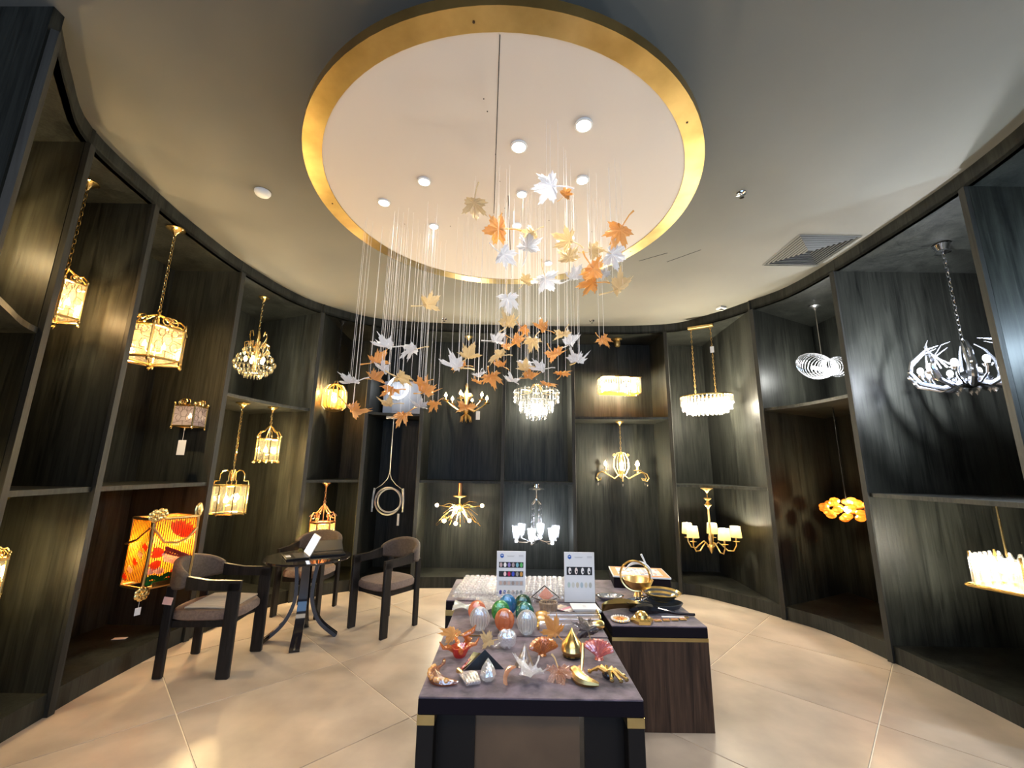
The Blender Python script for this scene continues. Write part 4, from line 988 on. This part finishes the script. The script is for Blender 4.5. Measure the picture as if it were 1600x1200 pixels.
# standing sample boards
def board(label, px0, px1, pyb, h, rows, kind):
    B = onz((px0+px1)/2, pyb, TH); W_ = msz(px1-px0, B)
    t = thing('sample_board', label, 'sample board', B, 0)
    MB().bev((0, .0, h/2), (W_, .006, h), .001).build('card', 'white', t, False)
    MB().add([(-W_*.3, .003, h*.7), (W_*.3, .003, h*.7), (W_*.3, .1, 0), (-W_*.3, .1, 0)], [(0, 1, 2, 3)]).build('easel_strut', 'white', t, False)
    f = -.0035
    MB().add([(-W_*.32+.016*math.cos(a), f, h*.9+.018*math.sin(a)) for a in [PI/6+i*PI/3 for i in range(6)]], [(0, 1, 2, 3, 4, 5)]).build('hexagon_logo', 'blue', t, False)
    MB().add([(-W_*.32-.009, f-.0005, h*.905), (-W_*.32, f-.0005, h*.90), (-W_*.32+.009, f-.0005, h*.905), (-W_*.32, f-.0005, h*.925)], [(0, 1, 2, 3)]).build('logo_mark', 'white', t, False)
    mb = MB()
    for (x, z, ll) in ((-.02*0-W_*.02, h*.9, W_*.28), (-W_*.02, h*.885, W_*.22), (W_*.34, h*.915, W_*.16), (W_*.34, h*.9, W_*.16), (W_*.34, h*.885, W_*.16)): mb.box((x, f, z), (ll, .0005, .0025))
    mb.build('small_print', 'grey', t, False)
    cols = rows
    for ri, (z, hh, bg, cs) in enumerate(cols):
        if bg: MB().box((0, f, h*z), (W_*.84, .0006, hh)).build('swatch_strip', bg, t, False)
        n = len(cs)
        for i, c in enumerate(cs):
            x = -W_*.42+W_*.84*(i+.5)/n
            key = 'sw_%02x%02x%02x' % tuple(int(v*255) for v in c)
            if key not in M: M[key] = prin('swatch_colour', c, .3)
            MB().add([(x+min(.012, W_*.3/n)*math.cos(a), f-.0008, h*z+hh*.42*math.sin(a)) for a in [2*PI*j/12 for j in range(12)]], [tuple(range(12))]).build('swatch', M[key], t, False)
            if kind == 2 and ri == 0: MB().add([(x+.004+.006*math.cos(a), f-.0012, h*z-.006+.008*math.sin(a)) for a in [2*PI*j/8 for j in range(8)]], [tuple(range(8))]).build('swatch_centre', 'black', t, False)
    return t
w8, g8 = (.85, .82, .80), (.5, .5, .52)
board('white sample board with two dark rows of coloured glass swatches', 775, 821, 936, .355, [(.71, .042, 'black', [(.55, .38, .36), w8, (.25, .2, .5), (.4, .3, .3), (.2, .45, .55), (.1, .45, .12)]), (.52, .042, 'black', [(.02, .02, .02), (.85, .6, .6), (.5, .02, .08), (.05, .08, .5), (.3, .28, .26), (.55, .28, .06)]),
      (.33, .035, 'grey', [(.55, .4, .33), (.4, .3, .26), (.6, .45, .4), (.35, .28, .25), (.5, .4, .35), (.55, .4, .33)]), (.14, .04, None, [(.05, .06, .3), (.04, .08, .35), (.2, .25, .22), (.45, .4, .4), (.3, .34, .34), (.2, .22, .24)])], 1)
board('white sample board with one dark row of four clear swatches', 882, 930, 941, .365, [(.62, .06, 'black', [w8, (.8, .7, .66), w8, w8]), (.34, .05, None, [(.45, .55, .5), (.6, .6, .55), (.55, .5, .4), (.4, .5, .55), (.6, .58, .5), (.45, .45, .4)])], 2)
# ------------------------------------------------------------------ goods on the tables
def item(name, label, cat, px, py, rz=0, z=TH, group=None): return thing(name, label, cat, onz(px, py, z)+Vector((0, 0, .001)), rz, group)
# glass domes
DOMES = [(745, 972, 'peach', (1, .42, .22), 'peach-orange glass dome behind the clear one at left', .06), (749, 986, 'clearg', (.92, .92, .93), 'clear pink-speckled glass dome nearest at left', .064),
         (793, 962, 'blueg', (.03, .35, .75), 'bright blue glass dome at the back of the middle pile', .062), (782, 973, 'greeng', (.05, .6, .16), 'emerald green glass dome between the blue and amber ones', .062), (788, 988, 'ambg', (.95, .42, .16), 'amber-pink glass dome in front of the green one', .062),
         (817, 962, 'dgreen', (.01, .16, .06), 'dark green glass dome at the back right', .062), (820, 976, 'tealg', (.0, .36, .30), 'teal glass dome behind the clear ribbed one', .062), (823, 992, 'clearr', (.88, .9, .9), 'clear ribbed glass dome nearest at right', .064)]
for k, (px, py, mn, c, lb, r) in enumerate(DOMES):
    t = item('glass_dome', lb, 'glass ornament', px, py, 0, group='coloured glass domes on the middle table')
    tint(mn, c, tr=.25, tl=.4, g=.4)
    mb = MB(); n = 20; mb.T = Matrix.Translation((0, 0, r*1.12)) @ Matrix.Rotation(.25, 4, 'X')
    mb._ell((0, 0, 0), r, r*.6, r*1.18, n, 12); mb.build('dome', mn, t)
    mb = MB(); mb.T = Matrix.Translation((0, 0, r*1.12)) @ Matrix.Rotation(.25, 4, 'X')
    for i in range(9 if k in (1, 7) else 5):
        a = -PI*.9+i*PI*.8/(8 if k in (1, 7) else 4); mb.tube([(r*.95*math.cos(a)*math.sin(b), r*.62*math.sin(a)*math.sin(b), r*1.16*math.cos(b)) for b in [PI*(.12+.76*q/8) for q in range(9)]], r*.05, 5)
    mb.build('rib', 'jewel' if k in (1, 7) else mn, t)
    MB().lathe([(0, 0), (r*.5, 0), (r*.55, .01), (r*.3, .016)], 16).build('foot', 'jewel', t)
def leafy(name, label, px, py, m, size, tiltx=.2, tilty=0, rz=0, var=0, stemm=None, zoff=.03, cat='glass leaf'):
    t = item(name, label, cat, px, py, 0)
    key = (var, m)
    if key not in LM: LM[key] = leaf_mesh(var, m)
    R = Matrix.Translation((0, 0, zoff)) @ Matrix.Rotation(tiltx, 4, 'X') @ Matrix.Rotation(tilty, 4, 'Y') @ Matrix.Rotation(rz, 4, 'Z') @ Matrix.Scale(size, 4)
    for nm, me in (('blade', LM[key]), ('stem', SM.get(stemm or m) or SM['leafgold'])):
        o = bpy.data.objects.new(nm, me); COL.objects.link(o); o.parent = t; o.matrix_local = R
    return t
M['redg'] = tint('red_glass', (.75, .06, .02)); M['purp'] = tint('dark_purple_glass', (.05, .012, .03), tr=.1, g=.45); M['pinkg'] = tint('pink_glass', (.95, .35, .35)); M['copg'] = tint('copper_glass', (.62, .26, .10), g=.5)
M['ambg2'] = tint('deep_amber_glass', (.85, .33, .03)); M['peachg'] = tint('peach_glass', (1, .66, .42)); M['smk'] = tint('smoky_beige_glass', (.6, .5, .4))
leafy('glass_leaf', 'spiky dark purple glass leaf at the back right of the front table', 918, 1004, 'purp', 0.216, 1.0, .2, .3, 1, None, .06)
leafy('glass_leaf', 'amber glass leaf curling upward beside the gold drop', 868, 1002, 'leafamber', 0.203, .75, -.2, .6, 2, None, .045)
leafy('glass_leaf', 'silvery clear glass maple leaf in the middle of the front row', 830, 1060, 'jewel', 0.223, .15, .1, 2.6, 0, 'leafclear', .03)
leafy('glass_leaf', 'spiky copper glass leaf in the front row', 873, 1060, 'copg', 0.203, .2, -.1, 3.2, 1, None, .035)
leafy('glass_leaf', 'pale gold glass leaf with curled stem behind the black pyramid', 764, 1010, 'leafgold', 0.149, .5, .3, 1.8, 2, None, .03)
leafy('glass_leaf', 'yellow and orange glass leaf at the left end of the back row', 706, 1006, 'leafamber', 0.189, .6, .5, .9, 1, None, .04)
# faceted red bowl with curled tips
t = item('glass_flower', 'small red faceted glass flower with orange curled tips', 'glass ornament', 718, 1026)
MB().lathe([(0, 0), (.03, 0), (.055, .05), (.05, .052), (.028, .01), (0, .01)], 6).build('cup', 'redg', t, False)
for k in range(4): MB().tube([rotz(p, k*1.5+.4) for p in ((.03, 0, .03), (.06, 0, .05), (.09, 0, .05), (.11, 0, .08))], [.012, .014, .01, .003], 6).build('petal', 'ambg2', t)
t = item('glass_curl', 'orange glass curl standing behind the red flower', 'glass ornament', 727, 1008, .3)
MB().tube([(0, 0, .0), (.02, 0, .03), (-.01, 0, .05), (.04, 0, .07), (.06, 0, .10)], [.02, .022, .018, .014, .003], 8).build('curl', 'ambg2', t)
t = item('glass_flower', 'clear frosted glass flower standing in the back row', 'glass ornament', 792, 1012)
for k in range(6): MB().lathe([(0, 0), (.02, .02), (.026, .06), (.012, .085), (0, .09)], 6, rotz((.028, 0, 0), k*PI/3), 1, .5).build('petal', 'jewel', t, False)
MB().tube([(-.03, 0, .03), (-.07, -.02, .01), (-.09, -.02, .02)], .006, 6).build('stem', 'jewel', t)
def shell(label, px, py, m, R, n=9, rz=0, tilt=.8, h=.06):
    t = item('glass_shell', label, 'glass ornament', px, py, rz); 
    for i in range(n):
        a = PI*(.08+.84*i/(n-1)); mb = MB(); mb.T = Matrix.Rotation(tilt, 4, 'X')
        pts = [(R*q*math.cos(a), R*q*math.sin(a)*.8, h*math.sin(q*PI*.55)) for q in (.05, .3, .55, .8, 1.0)]
        mb.tube(pts, [.004, R*.09, R*.14, R*.17, R*.10], 6).build('rib', m, t)
    MB().lathe([(0, 0), (R*.3, 0), (R*.2, .012)], 10).build('foot', m, t)
    return t
shell('ribbed amber glass shell standing between the clear flower and gold drop', 847, 1024, 'ambg2', .082, 11, .2, .75)
shell('pink striped glass shell at the right of the front table', 936, 1030, 'pinkg', .085, 10, -.5, .45)
t = item('glass_fan', 'smoky beige folded glass fan in the middle of the front table', 'glass ornament', 820, 1038)
for k in range(6):
    a = -.9+k*.36; MB().add([(0, 0, .10), (.06*math.sin(a)-.01, -.05*math.cos(a), .0), (.06*math.sin(a+.3)-.01, -.05*math.cos(a+.3), .0), (.04*math.sin(a+.15), -.02*math.cos(a), .012)], [(0, 1, 3), (0, 3, 2), (1, 2, 3), (0, 2, 1)]).build('facet', 'smk', t, False)
t = item('gold_drop', 'polished gold teardrop ornament near the back right of the front table', 'ornament', 894, 1026)
MB().lathe([(0, 0), (.045, .006), (.062, .035), (.055, .065), (.03, .095), (.010, .125), (0, .145)], 24).build('drop', 'gold', t)
MB().lathe([(0, -.0), (.05, 0), (.052, .008), (.03, .01)], 20).build('base', 'blackglass', t)
# black folded pyramid
t = item('pyramid_ornament', 'black folded triangular ornament with gilt and orange edges', 'ornament', 757, 1044)
A, B_, C_, D_ = (-.10, -.03, .0), (.10, -.01, .0), (.0, .0, .085), (-.02, .09, .0)
MB().add([A, B_, C_, D_], [(0, 1, 2), (1, 3, 2), (3, 0, 2), (0, 3, 1)]).build('body', 'blackmetal', t, False)
MB().add([(-.115, -.03, .0), (-.06, .01, .07), (-.02, .02, .06), (-.10, -.02, .0)], [(0, 1, 2, 3)]).build('gilt_fold', 'gold', t, False)
MB().tube([(-.118, -.035, .003), (-.075, .0, .04)], .006, 5).build('orange_edge', 'redg', t)
# crescent leaf
t = item('crescent_leaf', 'copper-amber crescent glass leaf at the front left corner', 'glass leaf', 694, 1062, .2)
pts = smooth_path([(-.02, .085, .02), (-.045, .04, .02), (-.045, -.01, .015), (-.01, -.05, .012), (.06, -.065, .012)], 4); rr = [.006+.024*math.sin(PI*i/(len(pts)-1)) for i in range(len(pts))]
MB().tube(pts, rr, 8).build('blade', 'copg', t)
for k in range(9): 
    p = pts[1+k*(len(pts)-2)//9]; MB().ell((p.x-.022, p.y-.008, p.z+.012), .012, .012, .012, 6, 4).build('scallop', 'leafamber', t)
MB().tube([(-.02, .085, .02), (.0, .10, .03), (.005, .13, .03)], [.006, .008, .010], 6).build('stem', 'copg', t)
# clear ornaments
t = item('glass_scroll', 'clear wavy glass scroll in the front row', 'glass ornament', 732, 1066, .35)
for k in range(5): MB().tube(smooth_path([(-.025+.013*k, .05, .018), (-.03+.016*k, .0, .03), (-.015+.013*k, -.05, .014)], 4), .0095, 6).build('fold', 'jewel', t)
MB().tube([(-.02, .05, .02), (-.035, .075, .025)], [.008, .012], 8).build('knob', 'oldgold', t)
t = item('crystal_drop', 'clear faceted crystal drop lying in the front row', 'crystal', 762, 1064)
MB().lathe([(0, 0), (.028, .006), (.04, .03), (.032, .055), (.012, .085), (0, .10)], 7).build('drop', 'jewel', t, False)
t = item('glass_twist', 'peach twisted glass leaf in the middle of the front row', 'glass ornament', 794, 1068, -.2)
vs = []; 
for i in range(9):
    q = i/8; a = q*2.4; r = .042*math.sin(PI*(.1+.85*q)); 
    for s in (-1, 1): vs.append((s*r*math.cos(a), .09-.18*q, .035+s*r*math.sin(a)*.8))
MB().add(vs+[(v[0], v[1], v[2]+.007) for v in vs], [(2*i, 2*i+1, 2*i+3, 2*i+2) for i in range(8)]+[(18+2*i, 18+2*i+2, 18+2*i+3, 18+2*i+1) for i in range(8)]+[(2*i, 2*i+2, 20+2*i, 18+2*i) for i in range(8)]+[(2*i+1, 19+2*i, 21+2*i, 2*i+3) for i in range(8)]).build('blade', 'peachg', t)
t = item('feather_ornament', 'gold feather-shaped glass curl with upright quill', 'ornament', 912, 1064)
pts = smooth_path([(-.03, .07, .02), (-.04, .02, .03), (-.015, -.04, .02), (.06, -.07, .016)], 4); rr = [.008+.022*math.sin(PI*i/(len(pts)-1)) for i in range(len(pts))]
MB().tube(pts, rr, 8).build('blade', 'oldgold', t)
for k in range(8):
    p = pts[1+k]; MB().tube([p, p+Vector((.03, .012, .012)), p+Vector((.045, .0, .006))], [.007, .006, .002], 5).build('barb', 'peachg', t)
MB().tube([(-.01, .0, .04), (0, .02, .10), (.005, .04, .15)], [.006, .009, .007], 6).build('quill', 'gold', t)
t = item('coral_ornament', 'gilt branching coral ornament with black centre at the front right', 'ornament', 950, 1062, -.5)
for k, (a, l) in enumerate(((0, .09), (.5, .08), (-.5, .08), (1.2, .07), (-1.1, .07), (2.6, .08), (3.3, .09), (2.0, .06))):
    e = Vector((l*math.cos(a), l*math.sin(a)*.7, .02)); MB().tube([(0, 0, .03), e*.5+Vector((0, 0, .035)), e], [.012, .010, .006], 6).build('branch', 'gold' if k % 3 else 'oldgold', t)
    MB().ell(e, .012, .012, .010, 6, 4).build('bud', 'gold', t)
MB().ell((0, 0, .02), .03, .024, .02, 10, 6).build('core', 'blackglass', t)
# middle table
t = item('glass_sheet', 'rumpled frosted glass sheet at the left of the middle table', 'glass ornament', 742, 955)
n = 10; vs = []; 
for i in range(n+1):
    for j in range(6):
        u, v = i/n, j/5; vs.append((-.15+.36*u, -.06+.17*v-.05*(1-u)*(1-v), .035+.02*math.sin(u*9+v*3)+.012*math.sin(v*11)))
MB().add(vs+[(v[0], v[1], v[2]-.004) for v in vs], [(i*6+j, i*6+6+j, i*6+7+j, i*6+j+1) for i in range(n) for j in range(5)]+[(66+i*6+j, 66+i*6+j+1, 66+i*6+7+j, 66+i*6+6+j) for i in range(n) for j in range(5)]).build('sheet', 'jewel', t)
for (px, py, lb, ln) in ((765, 940, 'long beaded glass rod behind the frosted sheet', .40), (790, 943, 'long clear glass rod lying before the left sample board', .42)):
    t = item('glass_rod', lb, 'glass rod', px, py, -.03); nb = int(ln/.03); mb = MB()
    for i in range(nb): mb.T = Matrix.Translation((-ln/2+i*.03, 0, .02)) @ Matrix.Rotation(PI/2, 4, 'Y'); mb.lathe([(.008, -.015), (.017, 0), (.008, .015)], 7)
    mb.build('beads', 'jewel', t); MB().ell((ln/2, 0, .02), .022, n=10, m=6).build('end_ball', 'clear', t)
M['yelg'] = tint('yellow_glass', (1, .62, .10))
for (px, py, lb, m_, rz) in ((888, 968, 'amber-tipped clear glass column at the back', 'yelg', .05), (890, 975, 'clear glass column with yellow foot in the middle', 'yelg', .02), (890, 984, 'clear glass column with round gold end nearest the front', 'gold', .03)):
    t = item('glass_column', lb, 'glass column', px, py, rz); ln = .40
    mb = MB(); mb.T = Matrix.Translation((0, 0, .028)) @ Matrix.Rotation(PI/2, 4, 'Y'); mb.lathe([(.018, -ln/2), (.022, -ln/4), (.016, 0), (.020, ln/4), (.026, ln/2)], 14).build('shaft', 'clear', t)
    e = -1 if m_ == 'yelg' else 1
    mb = MB(); mb.T = Matrix.Translation((e*ln/2, 0, .028)) @ Matrix.Rotation(e*PI/2, 4, 'Y'); mb.lathe([(.016, -.07), (.024, -.04), (.027, 0), (.018, .02), (0, .026)], 14).build('end', m_, t)
    MB().ring((-e*ln/2, 0, .03), .026, .007, 18, 6, (1, 0, 0)).build('collar', 'gold', t)
t = item('wicker_basket', 'small beige ribbed basket between the sample boards', 'basket', 857, 955)
for i in range(22):
    a = 2*PI*i/22; MB().tube([(.055*math.cos(a), .045*math.sin(a), 0), (.062*math.cos(a), .05*math.sin(a), .055)], .006, 5).build('rib', 'smk', t)
MB().ring((0, 0, .058), .063, .006, 22, 5, (0, 0, 1), .8).build('rim', 'smk', t); MB().lathe([(0, 0), (.055, 0), (.055, .005)], 20, (0, 0, 0), 1, .8).build('bottom', 'smk', t)
M['coral'] = tint('coral_glass', (1, .42, .30))
t = item('diamond_ornament', 'coral pink diamond glass piece in a wire frame behind the basket', 'glass ornament', 853, 942)
for s in (-1, 1): MB().add([(-.06+.0, .0, .05), (0, 0, .11), (.06, 0, .05), (0, 0, .01)], [(0, 1, 2, 3)]).build('glass', 'coral', t, False) if s > 0 else None
MB().tube([(-.11, 0, .04), (-.01, 0, .12), (.10, 0, .04), (.0, 0, .0)], .005, 5, True).build('frame', 'blackmetal', t)
for k, c in enumerate(((.75, .62, .45), (.5, .42, .35), (.6, .25, .3), (.75, .7, .65), (.35, .3, .3))):
    t = item('colour_chip', ('beige', 'brown', 'dark rose', 'ivory', 'charcoal')[k]+' sample chip fanned out beside the basket', 'sample chip', 872+k*6, 949+k*2.2, -.7-.06*k, TH, 'colour chips fanned beside the basket')
    MB().bev((0, 0, .004+.003*k), (.030, .11, .004), .001).build('chip', prin('chip', c, .4), t, False); MB().box((0, -.045, .0065+.003*k), (.012, .012, .001)).build('label', 'white', t, False)
for k in range(3):
    t = item('booklet', ('bottom', 'middle', 'top')[k]+' white booklet of the small pile by the right sample board', 'booklet', 916-k*1.5, 953-k*1.5, .12-.05*k, TH+k*.012, 'booklets before the right sample board')
    MB().box((0, 0, .0055), (.185, .135, .009)).build('pages', 'paper', t, False); MB().box((0, 0, .0107), (.19, .14, .0012)).build('cover', 'white', t, False)
    if k == 2:
        for q in (-.02, 0, .02): MB().box((0, q, .0115), (.022, .006, .0005)).build('small_print', 'grey', t, False)
# right table
P = onz(998, 912, TH)
t = thing('gift_box', 'big flat box with orange border and mosaic print on its lid', 'box', P+Vector((0, .0, 0)), -.12)
MB().bev((0, 0, .045), (.48, .36, .09), .003).build('box_body', 'velvetside', t, False); MB().box((0, 0, .094), (.49, .37, .012)).build('lid', 'white', t, False)
MB().box((0, 0, .1005), (.475, .355, .001)).build('orange_border', 'orange', t, False); MB().box((0, 0, .1015), (.38, .26, .001)).build('print_field', 'white', t, False)
cs = [prin('mosaic', c, .5) for c in ((.35, .5, .5), (.6, .25, .15), (.75, .6, .4), (.2, .25, .35), (.7, .7, .65), (.5, .35, .4))]
for i in range(10):
    for j in range(6): MB().box((-.17+.038*i, -.105+.042*j, .1025), (.026+.01*random.random(), .028, .001), random.uniform(-.5, .5)).build('mosaic_piece', cs[random.randrange(6)], t, False)
t = item('hoop_bowl', 'dark brass bowl with a tall loop handle and white crescent arc', 'bowl', 998, 932)
MB().lathe([(0, .05), (.05, .055), (.10, .09), (.12, .13), (.117, .13), (.095, .095), (.045, .062), (0, .058)], 28).build('bowl', 'oldgold', t)
MB().lathe([(.04, 0), (.03, .03), (.02, .05)], 16).build('foot', 'oldgold', t)
MB().ring((-.03, -.02, .16), .115, .008, 36, 6, (.35, 1, 0)).build('hoop', 'gold', t)
MB().tube(arc((0, -.01, .14), .12, 10, 150, 14), [.003+.012*math.sin(PI*i/14) for i in range(15)], 6).build('white_arc', 'white', t)
MB().tube([(.11, 0, .15), (.06, .02, .28), (.04, .02, .32)], [.006, .007, .009], 6).build('rod_handle', 'white', t)
t = item('striped_bowl', 'round bowl with gold and dark stripes inside', 'bowl', 1034, 944)
for k in range(6):
    r0, r1 = .04+.017*k, .04+.017*(k+1); z0, z1 = .02+.012*k, .02+.012*(k+1)
    MB().lathe([(r0, z0), (r1, z1), (r1+.006, z1-.003), (r0+.004, z0-.006), (r0, z0)], 28).build('band', 'gold' if k % 2 else 'greydish', t)
MB().lathe([(0, .0), (.045, 0), (.045, .02), (0, .022)], 20).build('base', 'greydish', t)
t = item('oval_dish', 'large dark grey oval dish under the striped bowl', 'dish', 1022, 952)
MB().lathe([(0, 0), (.13, 0), (.19, .018), (.215, .05), (.21, .052), (.18, .024), (.12, .008), (0, .008)], 36, (0, 0, 0), 1, .55).build('dish', 'greydish', t)
t = item('leaf_dish', 'shallow olive-brass leaf dish at the left of the right table', 'dish', 972, 956, .1)
n = 14; vs = []
for i in range(n+1):
    u = i/n; hw = .06*math.sin(PI*u)**.7
    for s in (-1, -.5, 0, .5, 1): vs.append((-.15+.30*u, s*hw, .008+.045*abs(s)**2+.02*math.sin(PI*u)))
MB().add(vs+[(v[0], v[1], v[2]-.005) for v in vs], [(i*5+j, i*5+5+j, i*5+6+j, i*5+j+1) for i in range(n) for j in range(4)]+[(75+i*5+j, 75+i*5+j+1, 75+i*5+6+j, 75+i*5+5+j) for i in range(n) for j in range(4)]).build('dish', 'brass', t)
MB().tube([(-.15, 0, .012), (-.2, 0, .02)], .006, 6).build('handle', 'chrome', t)
t = item('black_spoon', 'long glossy black glass leaf spoon pointing right', 'ornament', 1028, 961, -.14)
MB().tube(smooth_path([(-.2, 0, .02), (-.1, 0, .035), (.0, 0, .03), (.12, -.01, .02), (.25, 0, .015)], 4), [.006+.03*math.sin(PI*min(1, i/10)) if i < 10 else .009 for i in range(17)], 8).build('blade', 'blackglass', t)
MB().tube([(.0, -.02, .05), (.12, -.03, .03), (.24, -.01, .022)], .004, 5).build('rim_highlight', 'chrome', t)
t = item('silver_leaf_dish', 'clear silver-rimmed leaf dish with crystals beside the booklets', 'dish', 953, 938)
MB().lathe([(0, 0), (.07, .0), (.11, .03), (.105, .033), (.06, .008), (0, .008)], 24, (0, 0, 0), 1, .6).build('dish', 'smoke', t)
MB().ring((0, 0, .033), .108, .005, 28, 5, (0, 0, 1), .6).build('rim', 'chrome', t)
for k in range(9): MB().gem((.06*math.cos(k*2.4)*(.3+.07*k), .03*math.sin(k*2.4)*(.3+.07*k), .025), .012, .03).build('crystal', 'jewel', t, False)
t = item('pearl_plate', 'small round plate with pearl rim and gilt centre', 'plate', 969, 970)
MB().lathe([(0, 0), (.05, 0), (.062, .008), (.05, .012), (0, .010)], 24).build('plate', 'oldgold', t)
for k in range(20): MB().ell((.056*math.cos(k*PI/10), .056*math.sin(k*PI/10), .014), .0075, n=6, m=4).build('pearl', 'paper', t)
for k in range(6): MB().ell((.02*math.cos(k*PI/3), .02*math.sin(k*PI/3), .014), .009, .009, .006, 6, 4).build('petal', 'copper', t)
t = item('hexagon_box', 'gold hexagonal box with domed lid on the right table', 'box', 1003, 972)
MB().lathe([(.075, 0), (.078, .02), (.06, .03), (0, .03)], 6).build('box_body', 'gold', t, False); MB().lathe([(.045, .03), (.042, .05), (.025, .065), (0, .07)], 12).build('lid', 'gold', t)
for k in range(4):
    t = item('beaded_strip', ('first', 'second', 'third', 'fourth')[k]+' beaded pink-gold strip from the left beside the gold box', 'jewellery', 1028+k*13, 971-k*.7, .05, TH, 'beaded strips in a line on the right table')
    MB().bev((0, 0, .004), (.048, .03, .008), .002).build('strip', 'oldgold', t, False)
    for q in range(5): MB().ell((-.019+.0095*q, 0, .010), .0055, n=6, m=4).build('bead', 'peachg', t)
t = item('silver_clip', 'flat white and silver clip lying behind the beaded strips', 'ornament', 1052, 966, -.04)
MB().bev((0, 0, .006), (.16, .018, .008), .002).build('bar', 'white', t, False); MB().bev((.09, 0, .007), (.03, .022, .01), .002).build('clasp', 'gold', t, False)
for k, (px, py) in enumerate(((1003, 939), (1010, 934))):
    t = item('bow_ornament', ('left', 'right')[k]+' small pinkish silver bow ornament before the hoop bowl', 'ornament', px, py+8, .4*k, TH, 'small bow ornaments')
    for s in (-1, 1): MB().tube([(0, 0, .04), (s*.04, 0, .06), (s*.055, 0, .03), (0, 0, .035)], .005, 5).build('loop', 'chrome', t)
    MB().ell((0, 0, .04), .012, n=8, m=5).build('knot', 'chrome', t); MB().tube([(0, 0, .0), (0, 0, .04)], .006, 5).build('stem', 'chrome', t)
# small ornament at the left edge of the lowest left niche
